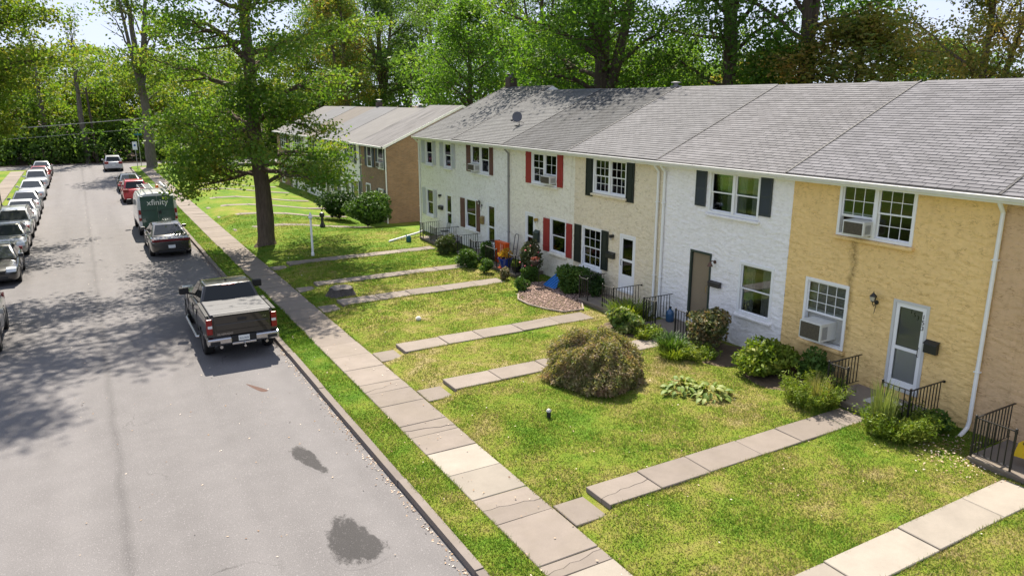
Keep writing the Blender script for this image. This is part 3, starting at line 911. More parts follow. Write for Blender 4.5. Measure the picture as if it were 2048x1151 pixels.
ROOF_G = {}
def house(label, y0, y1, wall_mat, roofm, openings, step, seed, singles=0, lift=0.0, ridge=None, foundation=None, end_lo=False, end_hi=False, amp=0.020):
    h = thing('row_house', label, 'house', (0, 0, 0), 0, 'attached row houses of the near row')
    ridge = ridge or (RIDGE_X, RIDGE_Z)
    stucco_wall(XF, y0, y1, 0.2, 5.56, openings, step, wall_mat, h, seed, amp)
    # shell: floor slab, back wall, cross walls, ceiling
    xb = 2*ridge[0] - EAVE_X - .3
    m = MB()
    m.box(XF+.001, XF+.10, y0+.002, y1-.002, .0, .2)
    m.box(xb-.2, xb, y0+.002, y1-.002, 0.0, 5.5)
    m.box(XF+.14, xb-.2, y0+.002, y0+.10, 0.0, 5.5); m.box(XF+.14, xb-.2, y1-.10, y1-.002, 0.0, 5.5)
    m.box(XF+.14, xb-.2, y0+.10, y1-.10, 2.95, 3.10); m.box(XF+.14, xb-.2, y0+.10, y1-.10, 0.3, 0.5)
    m.box(XF+.14, xb-.2, y0+.10, y1-.10, 5.45, 5.5)
    # inner leaf of the front wall between the openings (keeps daylight out of the rooms)
    zs = sorted({0.2, 5.5} | {q for o in openings for q in (o[2], o[3])})
    for za, zb in zip(zs[:-1], zs[1:]):
        hs = sorted((o[0], o[1]) for o in openings if o[2] < (za+zb)/2 < o[3])
        y = y0+.10
        for a, b in hs + [(y1-.10, y1)]:
            if a - y > .01: m.box(XF+.10, XF+.14, y, a, za, zb)
            y = b
    # opening reveals, front edge
    for (a, b, p, q) in openings:
        m.box(XF-.001, XF+.10, a-.03, a, p-.03, q+.03); m.box(XF-.001, XF+.10, b, b+.03, p-.03, q+.03)
        m.box(XF-.0015, XF+.10, a, b, q, q+.03); m.box(XF-.0015, XF+.10, a, b, p-.03, p)
    m.build('wall', [wall_mat], h)
    # roof deck with both slopes, soffit and fascia
    rx, rz = ridge; ex, ez = EAVE_X, EAVE_Z
    up = Vector((rx-ex, rz-ez)).normalized(); nx, nz = -up.y, up.x
    m = MB()
    lo = lift
    m.prism([(ex+nx*lo, ez+nz*lo), (rx, rz+lo), (2*rx-ex, ez+lo), (2*rx-ex, ez-.1), (rx, rz-.16), (ex+.02, ez-.13)], y0+.001, y1-.001)
    rf = m.build('roof', roofm, h)
    shingled_slope(rf, y0+.002, y1-.002, lift, roofm, singles, seed+50, ridge)
    m = MB()
    for k in range(int((y1-y0)/.3)):
        yy = y0 + k*.3; e = min(.295, y1-yy)
        m.prism([(rx-.13, rz+lo-.03), (rx, rz+lo+.035), (rx+.13, rz+lo-.03), (rx, rz+lo+.015)], yy, yy+e)
    m.build('ridge_cap', roofm, rf)
    m = MB()                                                        # dark flashing along the party wall
    m.add([(ex+nx*(lo+.012)-.03, y1-.028, ez+nz*(lo+.012)-.012), (rx, y1-.028, rz+lo+.0), (rx, y1-.028, rz+lo+.05), (ex+nx*(lo+.04)-.03, y1-.028, ez+nz*(lo+.04)-.012),
           (ex+nx*(lo+.012)-.03, y1+.028, ez+nz*(lo+.012)-.012), (rx, y1+.028, rz+lo+.0), (rx, y1+.028, rz+lo+.05), (ex+nx*(lo+.04)-.03, y1+.028, ez+nz*(lo+.04)-.012)],
          [(0,1,2,3),(4,7,6,5),(0,4,5,1),(1,5,6,2),(2,6,7,3),(3,7,4,0)])
    m.build('party_flashing', mat('dark_flashing', (.045, .043, .043), .7), rf)
    m = MB(); m.box(ex+.03, XF+.02, y0+.001, y1-.001, ez-.155, ez-.135); m.box(ex+.012, ex+.032, y0+.001, y1-.001, ez-.17, ez-.02)
    m.build('fascia', M_WHITE, h)
    m = MB(); m.prism([(ex-.10, ez-.01), (ex-.115, ez-.03), (ex-.09, ez-.11), (ex+.010, ez-.12), (ex+.010, ez-.09), (ex-.07, ez-.08), (ex-.085, ez-.03)], y0, y1)
    m.build('gutter', M_GUT, h)
    return h

def porch(h, y0, y1, xf=14.93, z=.54, step=None, mt=None):
    m = MB(); m.box(xf+.04, XF-.018, y0+.03, y1-.03, .0, z-.07); m.box(xf, XF-.016, y0, y1, z-.07, z)
    o = m.build('porch', mt or M_PORCH, h, bevel=.012, seg=1)
    if step:
        a, b, d = step
        s = MB(); s.box(xf-d, xf+.03, a, b, .2, z-.18); s.build('step', mt or M_PORCH, o, bevel=.012, seg=1)
    return o

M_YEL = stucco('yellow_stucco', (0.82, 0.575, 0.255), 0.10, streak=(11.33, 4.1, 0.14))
M_WHT = stucco('white_stucco', (0.85, 0.825, 0.815), 0.05, grime=0.28, dirt_or_shade=0.35)
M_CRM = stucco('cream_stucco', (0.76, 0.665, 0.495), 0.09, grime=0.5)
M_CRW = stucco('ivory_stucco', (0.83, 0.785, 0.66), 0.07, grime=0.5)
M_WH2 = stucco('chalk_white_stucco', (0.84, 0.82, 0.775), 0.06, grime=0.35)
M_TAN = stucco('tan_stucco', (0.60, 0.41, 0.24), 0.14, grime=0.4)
M_RED = mat('red_shutter_paint', (0.30, 0.030, 0.026), 0.5, var=0.12, vscale=5)
M_GRN = mat('dark_green_paint', (0.035, 0.05, 0.04), 0.45, var=0.15, vscale=5)
M_BLK = mat('black_green_shutter_paint', (0.016, 0.022, 0.018), 0.45)
M_BRN = mat('brown_shutter_paint', (0.13, 0.055, 0.035), 0.55, var=0.15, vscale=6)
M_GRY = mat('pale_grey_shutter_paint', (0.52, 0.53, 0.53), 0.55, var=0.08, vscale=6)
M_SLATE = mat('slate_shutter_paint', (0.045, 0.055, 0.058), 0.5)
M_DGREY = mat('door_grey_paint', (0.30, 0.30, 0.29), 0.5, var=0.1)
M_DTAN = mat('door_tan_paint', (0.235, 0.185, 0.125), 0.5, var=0.12)
M_DORANGE = mat('door_orange_paint', (0.42, 0.07, 0.018), 0.45)
M_BRASS = mat('brass', (0.55, 0.38, 0.12), 0.3, metal=1.0)
RF1 = roof_mat('shingles_grey', (0.139, 0.136, 0.144))
RF2 = roof_mat('shingles_warm_grey', (0.139, 0.135, 0.139))
RF3 = roof_mat('shingles_light_grey', (0.133, 0.131, 0.135), 0.22)
RF4 = roof_mat('shingles_blotched', (0.083, 0.084, 0.087), 0.2, 0.85)
RF5 = roof_mat('shingles_pale', (0.113, 0.114, 0.115), 0.15)

# ---- tan house (mostly outside the frame on the right)
ha = house('tan brown stucco row house at the right end of the row', 2.9, 8.0, M_TAN, RF1, [(3.6, 4.9, 1.2, 2.85)], .035, 1, 300, 0.0)
window(ha, XF, 3.6, 4.9, 1.2, 2.85)
porch(ha, 4.9, 7.24, 14.72, .50)
# ---- yellow house
op = [(9.9, 11.86, 4.19, 5.49), (11.35, 12.61, 1.25, 2.91), (9.26, 10.14, .78, 2.9)]
hb = house('mustard yellow stucco row house with number 153 on its storm door', 8.0, 13.29, M_YEL, RF1, op, .024, 2, 300, 0.02)
window(hb, XF, *op[0], cols=2, grid=(3, 2), sill=M_YEL, cover=None, ac=(1, .40))
window(hb, XF, *op[1], cols=1, grid=(4, 3), sill=M_YEL, cover='blind', ac=(0, .70))
d = door(hb, XF, *op[2], mat('storm_frame_grey', (0.55, 0.55, 0.54), 0.4), mat('door_pale_grey_paint', (0.52, 0.52, 0.51), 0.5, var=0.12), (.47,), 9.40, M_BLACK)
tag(d, 'white storm door with house number 153')
rotx = (R(90), 0, R(-90))
for k, ch in enumerate('153'):
    text(ch, .15, M_BLACK, d, (XF-.006, 9.385, 2.62-.135*k), rotx, 'house_number')
    text(ch, .14, M_BLACK, d, (XF+.056, 9.72-.085*k, 2.66-.055*k), rotx, 'house_number')
porch(hb, 8.67, 10.79, 14.92, .54)
downspout(hb, 8.03, XF-.07, EAVE_Z-.08, .34, M_WHITE, .42)
# ---- white house
op = [(14.42, 16.33, 4.18, 5.41), (13.71, 14.92, 1.39, 2.9), (16.08, 17.0, .78, 2.92)]
hc = house('bright white stucco row house with a green framed tan door', 13.29, 18.42, M_WHT, RF2, op, .026, 3, 300, 0.0)
window(hc, XF, *op[0], cols=2, sill=M_WHT, cover='curtain')
window(hc, XF, *op[1], sill=M_WHT, cover='curtain')
shutter(hc, XF, 16.47, 16.91, 4.31, 5.39, M_SLATE, 'louver'); shutter(hc, XF, 13.98, 14.39, 4.31, 5.39, M_SLATE, 'louver')
door(hc, XF, *op[2], M_GRN, M_DTAN, 'solid', 16.2, M_BRASS)
porch(hc, 15.65, 17.69, 14.97, .52)
downspout(hc, 18.30, XF-.07, EAVE_Z-.08, .34, M_WHITE, .2)
# ---- cream house with black shutters
op = [(20.31, 22.22, 4.17, 5.42), (21.63, 22.85, 1.33, 2.82), (19.69, 20.56, .86, 2.87)]
hd = house('cream stucco row house with black shutters and white door', 18.42, 23.45, M_CRM, RF3, op, .034, 4, 200, 0.02)
window(hd, XF, *op[0], cols=2, grid=(3, 2), sill=M_CRM, cover='blind')
window(hd, XF, *op[1], grid=(3, 2), sill=M_VINYL, cover='blind')
for (a, b, p, q) in ((22.26, 22.69, 4.0, 5.47), (19.88, 20.29, 4.02, 5.48), (22.93, 23.36, 1.37, 2.83), (21.22, 21.62, 1.37, 2.83)): shutter(hd, XF, a, b, p, q, M_BLK, 'panel')
door(hd, XF, *op[2], M_VINYL, M_WHITE, (.56, .55), 20.42)
porch(hd, 19.2, 21.26, 14.95, .52, (19.95, 20.75, .5))
downspout(hd, 18.60, XF-.07, EAVE_Z-.08, .34, M_WHITE, .2)
# ---- ivory house with red shutters
op = [(24.66, 26.58, 4.12, 5.38), (23.96, 25.1, 1.45, 2.85), (26.32, 27.1, .84, 2.84)]
he = house('ivory stucco row house with red shutters', 23.45, 28.56, M_CRW, RF4, op, .042, 5, 120, 0.0)
window(he, XF, *op[0], cols=2, grid=(2, 2), sill=M_CRW, cover='curtain', ac=(0, .34))
window(he, XF, *op[1], sill=M_CRW, cover='blind')
for (a, b, p, q) in ((26.61, 27.05, 4.08, 5.43), (24.25, 24.64, 4.11, 5.45), (25.15, 25.62, 1.41, 2.77), (23.54, 23.93, 1.41, 2.77)): shutter(he, XF, a, b, p, q, M_RED, 'board')
door(he, XF, *op[2], M_VINYL, M_DARK, (.5,), 26.42)
porch(he, 25.6, 28.3, 14.85, .52, (26.25, 27.2, .55))
downspout(he, 28.50, XF-.06, EAVE_Z-.08, .34, mat('grey_pipe', (0.25, 0.25, 0.24), 0.5), .1)
# ---- white house with brown shutters
op = [(30.33, 32.18, 4.15, 5.4), (31.7, 32.88, 1.34, 2.81), (29.76, 30.62, .82, 2.82)]
hf = house('white stucco row house with brown shutters and orange door', 28.56, 33.6, M_WH2, RF5, op, .05, 6, 0, 0.02)
window(hf, XF, *op[0], cols=2, grid=None, sill=M_WH2, cover='curtain', ac=(1, .34))
window(hf, XF, *op[1], sill=M_WH2, cover='blind')
for (a, b, p, q) in ((32.22, 32.67, 4.12, 5.43), (29.98, 30.31, 4.12, 5.4), (32.95, 33.42, 1.3, 2.75), (31.32, 31.67, 1.3, 2.77)): shutter(hf, XF, a, b, p, q, M_BRN, 'louver')
door(hf, XF, *op[2], M_VINYL, M_DORANGE, (.45,), 29.95)
porch(hf, 29.3, 31.35, 14.95, .5)
# ---- white house with grey shutters, higher ridge
op = [(36.75, 37.65, 4.13, 5.38), (34.4, 35.3, 4.12, 5.36), (36.75, 37.7, 1.36, 2.81), (34.42, 35.22, .82, 2.82)]
hg = house('white stucco row house with pale grey shutters at the far end', 33.6, 38.65, M_WH2, RF5, op, .055, 7, 0, 0.0, ridge=(21.75, 8.18))
for o in op[:3]: window(hg, XF, *o, sill=M_WH2, cover='blind')
for (a, b, p, q) in ((37.7, 38.2, 4.13, 5.38), (36.36, 36.72, 4.13, 5.38), (35.34, 35.8, 4.12, 5.36), (33.98, 34.36, 4.12, 5.36), (37.74, 38.22, 1.33, 2.8), (36.36, 36.72, 1.33, 2.8)):
    shutter(hg, XF, a, b, p, q, M_GRY, 'louver')
door(hg, XF, *op[3], M_VINYL, M_WHITE, (.5, .4), 34.55)
porch(hg, 33.65, 35.85, 14.95, .5, (34.5, 35.3, .55))
downspout(hg, 38.5, XF-.06, EAVE_Z-.08, .3, M_WHITE, .1)
# small gable end where the higher roof of the end house begins, and its far gable wall
m = MB(); m.prism([(20.6, 7.55), (21.75, 8.19), (22.9, 7.6)], 33.575, 33.598); m.build('gable_board', M_WHITE, hg)
m = MB(); m.prism([(XF, .1), (27.2, .1), (27.2, 5.4), (21.75, 8.0), (XF, 5.5)], 38.60, 38.649); m.build('gable_wall', M_WH2, hg)

# lamps, mailboxes, air conditioners, railings
wall_lamp('ornate black wall lantern beside the 153 door on yellow stucco', XF-.012, 10.57, 2.70, 'lantern', M_BLACK)
wall_lamp('copper gooseneck wall lamp beside the green framed door', XF-.012, 15.93, 2.70, 'gooseneck', mat('old_copper', (0.13, 0.075, 0.055), 0.5, metal=.6))
wall_lamp('small black box lamp above the mailbox on cream stucco', XF-.012, 20.95, 2.72, 'box', M_BLACK)
wall_lamp('brass porch lamp beside the red shutter house door', XF-.012, 26.12, 2.62, 'box', M_BRASS)
wall_lamp('dark lantern between the orange door and brown shutter', XF-.012, 31.12, 2.62, 'lantern', mat('bronze', (0.06, 0.05, 0.045), 0.5))
wall_lamp('black box lamp on the grey shutter house', XF-.012, 35.78, 2.6, 'box', M_BLACK)
mailbox('black mailbox right of the 153 door', XF-.012, 9.08, 1.86, w=.30, hh=.26)
mailbox('dark low mailbox right of the green framed door', XF-.012, 15.83, 1.95, mat('mailbox_brown', (0.045, 0.04, 0.038), 0.5), .46, .15)
mailbox('black mailbox beside the black shutter on the cream house', XF-.012, 21.0, 1.9, w=.44, hh=.2)
mailbox('tall dark green mailbox beside the red shutter house door', XF-.012, 26.08, 1.66, M_GRN, .34, .46)
mailbox('brass letter box beside the orange door', XF-.012, 31.0, 1.75, mat('aged_brass', (0.28, 0.2, 0.08), 0.5, metal=.4), .24, .34)
mailbox('black mailbox on the grey shutter house', XF-.012, 35.73, 1.85, w=.42, hh=.2)
ac_unit('white air conditioner in the upper window of the yellow house', XF, 10.90, 11.48, 4.265, 4.62, .36)
ac_unit('large worn air conditioner in the lower window of the yellow house', XF, 11.68, 12.34, 1.42, 1.90, .48)
ac_unit('air conditioner in the upper window between red shutters', XF, 24.78, 25.46, 4.2, 4.52, .3)
ac_unit('air conditioner in the upper window between brown shutters', XF, 31.33, 32.02, 4.22, 4.54, .3)

RT = 1.33
railing('black iron railing behind the grassy weed left of the 153 door', [(16.2, 10.76), (14.97, 10.76), (14.97, 10.24)], .54, RT, (1, 2))
railing('black iron railing behind the tall weeds right of the 153 door', [(14.97, 9.36), (14.97, 8.70), (16.2, 8.70)], .54, RT, (0, 1))
railing('black iron railing in front of the tan house at the right edge', [(16.2, 7.20), (14.76, 7.20), (14.76, 6.46)], .50, 1.34, (1, 2))
railing('black iron railing by the downspouts left of the green framed door', [(16.2, 17.66), (15.0, 17.66), (15.0, 17.08)], .52, RT, (1, 2))
railing('black iron railing behind the mottled shrub at the white house', [(15.0, 16.17), (15.0, 15.69), (16.2, 15.69)], .52, RT, (0, 1))
railing('black iron railing beside the evergreen bush at the cream house', [(16.2, 21.22), (15.0, 21.22), (15.0, 20.72)], .52, 1.30, (1, 2))
railing('black iron railing in front of the white door of the cream house', [(15.0, 19.84), (15.0, 19.24), (16.2, 19.24)], .52, 1.30, (0, 1))
railing('black iron railing by the orange bin on the red shutter porch', [(16.2, 28.25), (14.9, 28.25), (14.9, 27.25)], .52, 1.27, (1, 2))
railing('black iron railing with yellow potted plant at the red shutter house', [(14.9, 26.2), (14.9, 25.65), (16.2, 25.65)], .52, 1.27, (0, 1))
railing('black iron railing left of the orange door', [(16.2, 31.3), (15.0, 31.3), (15.0, 30.85)], .50, 1.25, (1, 2))
railing('black iron railing right of the orange door', [(15.0, 29.95), (15.0, 29.35), (16.2, 29.35)], .50, 1.25, (0, 1))
railing('black iron railing left of the far white door, by the white drain pipe', [(16.2, 35.8), (15.0, 35.8), (15.0, 35.4)], .50, 1.24, (1, 2))
railing('black iron railing right of the far white door', [(15.0, 34.45), (15.0, 33.7), (16.2, 33.7)], .50, 1.24, (0, 1))

# ---- roof fittings
def roof_z(x): return EAVE_Z + (x-EAVE_X)*(RIDGE_Z-EAVE_Z)/(RIDGE_X-EAVE_X)
def sat_dish():
    c = thing('satellite_dish', 'grey satellite dish on the roof above the red shutters', 'satellite dish', (17.55, 30.0, roof_z(17.55)+.05))
    c.scale = (.72, .72, .72)
    gm_ = mat('dish_grey', (0.10, 0.10, 0.105), 0.5, metal=.2)
    d = MB(); n = 24; vs = [(0, 0, 0)]; fs = []
    for r in (1, 2, 3):
        for k in range(n):
            t = 2*math.pi*k/n; q = .36*r/3
            vs.append((q*math.cos(t)*.88, q*math.sin(t), .09*(r/3)**2))
    for k in range(n): fs.append((0, 1+k, 1+(k+1) % n))
    for r in range(2):
        for k in range(n): fs.append((1+r*n+k, 1+(r+1)*n+k, 1+(r+1)*n+(k+1) % n, 1+r*n+(k+1) % n))
    d.add(vs, fs)
    o = d.build('reflector', gm_, c, smooth=True)
    sd = o.modifiers.new('thick', 'SOLIDIFY'); sd.thickness = .012
    q = Vector((-.50, -.72, .36)).to_track_quat('Z', 'Y')
    o.rotation_euler = q.to_euler(); o.location = (-.05, 0, .48)
    a = MB(); a.tube([(0.05, -.1, 0), (0.05, -.05, .3), (-.02, 0, .46)], .02, 8)
    for s in ((.25, -.35), (-.2, -.3), (.1, .2)): a.tube([(s[0], s[1], .03 + s[0]*.44), (0.04, -.06, .22)], .012, 6)
    a.box(-.2, .3, -.3, .1, -.03, .0)
    a.build('mast', gm_, c)
    b = MB(); b.tube([(-.05, 0, .2), (-.42, -.12, .22), (-.5, -.14, .3)], .014, 6); b.box(-.58, -.46, -.2, -.08, .26, .36); b.build('feed_arm', gm_, c)
sat_dish()
M_FLASH = mat('chimney_metal', (0.22, 0.22, 0.23), 0.5, metal=.5, var=.3, vscale=6)
def vent(label, x, y, z, s=1.0, tall=False):
    c = thing('roof_vent', label, 'roof vent', (x, y, z), 0, 'roof vents')
    m = MB(); m.box(-.2*s, .2*s, -.2*s, .2*s, -.25, (.28 if not tall else .55)*s); m.build('curb', M_FLASH if not tall else mat('chimney_brick', (0.10, 0.075, 0.065), .9, var=.3, vscale=8), c)
    zz = (.28 if not tall else .55)*s
    m = MB(); m.lathe([(.12*s, zz), (.12*s, zz+.12*s), (.26*s, zz+.13*s), (.26*s, zz+.16*s), (.05*s, zz+.2*s)], 12); m.build('cap', M_FLASH, c)
vent('small metal vent on the ridge above the cream house', 21.3, 23.7, 7.80, .8)
vent('low metal vent on the ridge above the yellow house', 21.5, 15.0, 7.68, .7)
vent('dark chimney at the far end of the near roof', 21.9, 38.2, 8.05, 1.25, True)

# ================================================================== SECOND ROW (further along the street)
def brick_mat(name, c1, c2, mortar, sc=1.0):
    m, nt, p = new_mat(name)
    sx = nt.nodes.new('ShaderNodeSeparateXYZ'); nt.links.new(pos(nt), sx.inputs[0])
    cx = nt.nodes.new('ShaderNodeCombineXYZ')
    nt.links.new(mth(nt, 'ADD', sx.outputs['X'], sx.outputs['Y']), cx.inputs[0]); nt.links.new(sx.outputs['Z'], cx.inputs[1])
    b = nt.nodes.new('ShaderNodeTexBrick')
    b.inputs['Scale'].default_value = 1.0; b.inputs['Brick Width'].default_value = .21; b.inputs['Row Height'].default_value = .075
    b.inputs['Mortar Size'].default_value = .010
    b.inputs['Color1'].default_value = (*c1, 1); b.inputs['Color2'].default_value = (*c2, 1); b.inputs['Mortar'].default_value = (*mortar, 1)
    nt.links.new(cx.outputs[0], b.inputs['Vector'])
    f = mth(nt, 'MULTIPLY_ADD', noise(nt, pos(nt), .8, 5, .65), .8, .6)
    nt.links.new(scalec(nt, b.outputs['Color'], f), p.inputs['Base Color'])
    p.inputs['Roughness'].default_value = .9
    bump(nt, p, b.outputs['Fac'], -.4, .006)
    return m
M_BRICK = brick_mat('brown_brick', (0.30, 0.175, 0.09), (0.22, 0.128, 0.068), (0.25, 0.20, 0.15))
X2, DX, DZ = 17.05, 0.8, -0.98
def house2(label, y0, y1, wallm, roofm, win, shut, end=False, lift=0.0):
    h = thing('row_house', label, 'house', (0, 0, 0), 0, 'attached row houses of the far row')
    ex, ez, rx, rz = EAVE_X+DX, EAVE_Z+DZ, RIDGE_X+DX, RIDGE_Z+DZ
    if end: rx += .45; rz += .2
    m = MB(); m.box(X2, 2*rx-ex-.3, y0, y1, -1.2, ez-.12)
    if end: m.prism([(X2, ez-.13), (rx, rz-.15), (2*rx-ex-.3, ez-.13)], y0+.001, y0+.2)
    m.build('wall', wallm, h)
    m = MB(); up = Vector((rx-ex, rz-ez)).normalized()
    m.prism([(ex, ez+lift), (rx, rz+lift), (2*rx-ex, ez+lift), (2*rx-ex, ez-.1), (rx, rz-.16), (ex, ez-.13)], y0-(.25 if end else 0)+.001, y1-.001)
    m.build('roof', roofm, h)
    if end:
        m = MB(); m.prism([(ex-.02, ez-.16), (rx, rz-.14), (rx, rz+.02), (ex-.02, ez+.01)], y0-.275, y0-.251)
        m.prism([(rx, rz-.14), (2*rx-ex, ez-.16), (2*rx-ex, ez+.01), (rx, rz+.02)], y0-.275, y0-.251); m.build('rake_board', M_WHITE, h)
    m = MB(); m.box(ex-.11, ex-.002, y0, y1, ez-.12, ez-.01); m.build('gutter', M_GUT, h)
    m = MB(); m.tube([(X2-.05, y0+.08, ez-.1), (X2-.05, y0+.08, -.7)], .045, 6); m.build('downspout', M_WHITE if end else mat('grey_pipe', (0.25, 0.25, 0.24), 0.5), h)
    for (a, b, p, q) in win:
        m = MB(); m.box(X2-.05, X2+.02, a-.07, a+.02, p-.07, q+.07); m.box(X2-.05, X2+.02, b-.02, b+.07, p-.07, q+.07)
        m.box(X2-.049, X2+.02, a+.02, b-.02, q-.02, q+.07); m.box(X2-.06, X2+.02, a+.02, b-.02, p-.07, p+.02)
        if q - p < 1.7:
            m.box(X2-.045, X2+.02, a+.02, b-.02, (p+q)/2-.025, (p+q)/2+.025)
            if b - a > 1.2: m.box(X2-.046, X2+.02, (a+b)/2-.04, (a+b)/2+.04, p+.02, q-.02)
        w = m.build('window' if q-p < 1.7 else 'door', M_VINYL, h)
        k = MB(); k.box(X2-.02, X2-.004, a+.02, b-.02, p+.02, q-.02)
        k.build('pane' if q-p < 1.7 else 'door_leaf', mat('far_pane', (0.022, 0.026, 0.027), .06, spec=.6) if q-p < 1.7 else mat('door_dark', (.05, .05, .045), .4), w)
    for (a, b, p, q) in shut: shutter(h, X2, a, b, p, q, M_SLATE, 'louver')
    return h
RFB = [roof_mat('far_shingles_mottled', (0.128, 0.123, 0.123), .3, .9, (.035, .033, .033)), roof_mat('far_shingles_buff', (0.127, 0.122, 0.117), .2),
       roof_mat('far_shingles_grey', (0.115, 0.116, 0.120), .2), roof_mat('far_shingles_tan', (0.125, 0.111, 0.095), .2)]
W2U, W2L = (3.13, 4.42), (.55, 1.85)
h2 = house2('brown brick row house at the near end of the far row', 45.9, 51.0, M_BRICK, RFB[0],
            [(48.75, 49.55, *W2U), (46.45, 47.4, *W2U), (49.2, 50.0, -.25, 1.85), (46.7, 47.5, .5, 1.72)],
            [(49.62, 50.1, 3.1, 4.45), (48.22, 48.68, 3.1, 4.45), (47.48, 47.92, 3.1, 4.45), (46.0, 46.38, 3.1, 4.45), (47.58, 47.95, .45, 1.75), (46.15, 46.6, .45, 1.75)], True)
ac_unit('air conditioner in the upper window of the brown brick house', X2, 46.55, 47.2, 3.2, 3.55, .3)
# windows in the brick gable that faces the gap between the rows
for (p, q) in ((2.2, 3.95), (-.2, 1.55)):
    xa = 19.55
    m = MB(); m.box(xa, xa+.09, 45.80, 45.92, p, q); m.box(xa+.85, xa+.94, 45.80, 45.92, p, q); m.box(xa+.09, xa+.85, 45.80, 45.92, q-.1, q); m.box(xa+.09, xa+.85, 45.79, 45.92, p, p+.1); m.box(xa+.09, xa+.85, 45.81, 45.92, (p+q)/2-.03, (p+q)/2+.03)
    w = m.build('window', M_VINYL, h2); k = MB(); k.box(xa+.09, xa+.85, 45.87, 45.89, p+.1, q-.1); k.build('pane', mat('far_pane', (0.022, 0.026, 0.027), .06, spec=.6), w)
far_defs = [('white row house beside the brown brick end house', M_WH2, RFB[1]), ('pale row house half hidden by the big street maple', M_CRW, RFB[2]),
            ('grey roofed row house behind the big street maple', M_WH2, RFB[3]), ('farthest pale row house seen between the maple leaves', M_CRW, RFB[2]), ('last brick row house of the far row', M_BRICK, RFB[1])]
for k, (lb, wm_, rm_) in enumerate(far_defs):
    a = 51.0 + 5.1*k
    house2(lb, a, a+5.1, wm_, rm_, [(a+1.5, a+3.1, *W2U), (a+.75, a+1.9, *W2L), (a+2.9, a+3.75, -.25, 1.85)], [(a+3.17, a+3.6, 3.1, 4.45), (a+1.0, a+1.43, 3.1, 4.45), (a+1.97, a+2.35, .5, 1.88), (a+.25, a+.68, .5, 1.88)], False, .02*(k % 2))
ac_unit('air conditioner in the upper window of the far white house', X2, 52.6, 53.3, 3.2, 3.5, .3)
vent('white capped vent on the far roof ridge, right of two', 22.3, 52.5, 6.75, 1.0)
vent('stone chimney pot on the far roof ridge, left of two', 22.2, 61.0, 6.75, 1.1, True)
# ================================================================== VEHICLES
M_TYRE = mat('tyre_rubber', (0.018, 0.018, 0.018), 0.85, spec=.2)
M_RIM = mat('alloy_rim', (0.45, 0.45, 0.46), 0.3, metal=.9)
M_RIMD = mat('dark_rim', (0.06, 0.06, 0.065), 0.35, metal=.7)
M_CGLASS = mat('car_glass', (0.010, 0.012, 0.012), 0.03, spec=.35)
M_CGLASSL = mat('car_windscreen', (0.03, 0.034, 0.036), 0.02, spec=.7)
M_PLASTIC = mat('black_plastic', (0.016, 0.016, 0.017), 0.55)
M_CHROME = mat('chrome', (0.42, 0.42, 0.43), 0.22, metal=1.0)
M_TAIL = mat('tail_lamp_red', (0.20, 0.004, 0.004), 0.3, spec=.4, coat=.1)
M_HEAD = mat('head_lamp', (0.55, 0.57, 0.58), 0.08, spec=.7, coat=.5)
M_AMBER = mat('amber_lamp', (0.6, 0.16, 0.02), 0.2)
M_PLATE = mat('number_plate', (0.62, 0.64, 0.62), 0.45)
def paint(name, col, metal=.25, rough=.28):
    return mat(name, col, rough, metal=metal, spec=.5, coat=.8)

def loft_mesh(st, cuts, rw, hw, level=1):
    """st: (x, z bottom, z top, half width, half width on top); wheel wells cut at cuts"""
    vs = []; fs = []; n = 12
    for (x, zb, zt, w, wt) in st:
        h = zt - zb
        half = [(w*.55, zb), (w*.93, zb+.02), (w, zb+.16*h+.03), (w*1.005, zb+.55*h), (w*.975, zb+.86*h), (wt, zt)]
        r = [(y, z) for y, z in half] + [(-y, z) for y, z in half[::-1]]
        vs += [(x, y, z) for y, z in r]
    for i in range(len(st)-1):
        for k in range(n): fs.append((i*n+k, i*n+(k+1) % n, (i+1)*n+(k+1) % n, (i+1)*n+k))
    for i in (0, len(st)-1):
        b = i*n
        for k in range(5): fs.append((b+k, b+k+1, b+n-2-k, b+n-1-k))
    m = MB().add(vs, fs); me = m.mesh('body')
    o = mesh_obj('body', me)
    s = o.modifiers.new('s', 'SUBSURF'); s.levels = level; s.render_levels = level
    cm = MB()
    for cx in cuts:
        for sgn in (-1, 1): cm.lathe([(rw, sgn*(hw-.30)), (rw, sgn*(hw+.25))], 24, (cx, 0, rw*.86), 'y')
    co = mesh_obj('cutter', cm.mesh('cutter'))
    b = o.modifiers.new('b', 'BOOLEAN'); b.operation = 'DIFFERENCE'; b.object = co; b.solver = 'EXACT'
    dg = bpy.context.evaluated_depsgraph_get(); dg.update()
    out = bpy.data.meshes.new_from_object(o.evaluated_get(dg))
    out.name = 'body'
    bpy.data.objects.remove(o); bpy.data.objects.remove(co)
    out.polygons.foreach_set('use_smooth', [True]*len(out.polygons))
    try: out.set_sharp_from_angle(angle=R(40))
    except Exception: pass
    out.materials.clear()
    return out

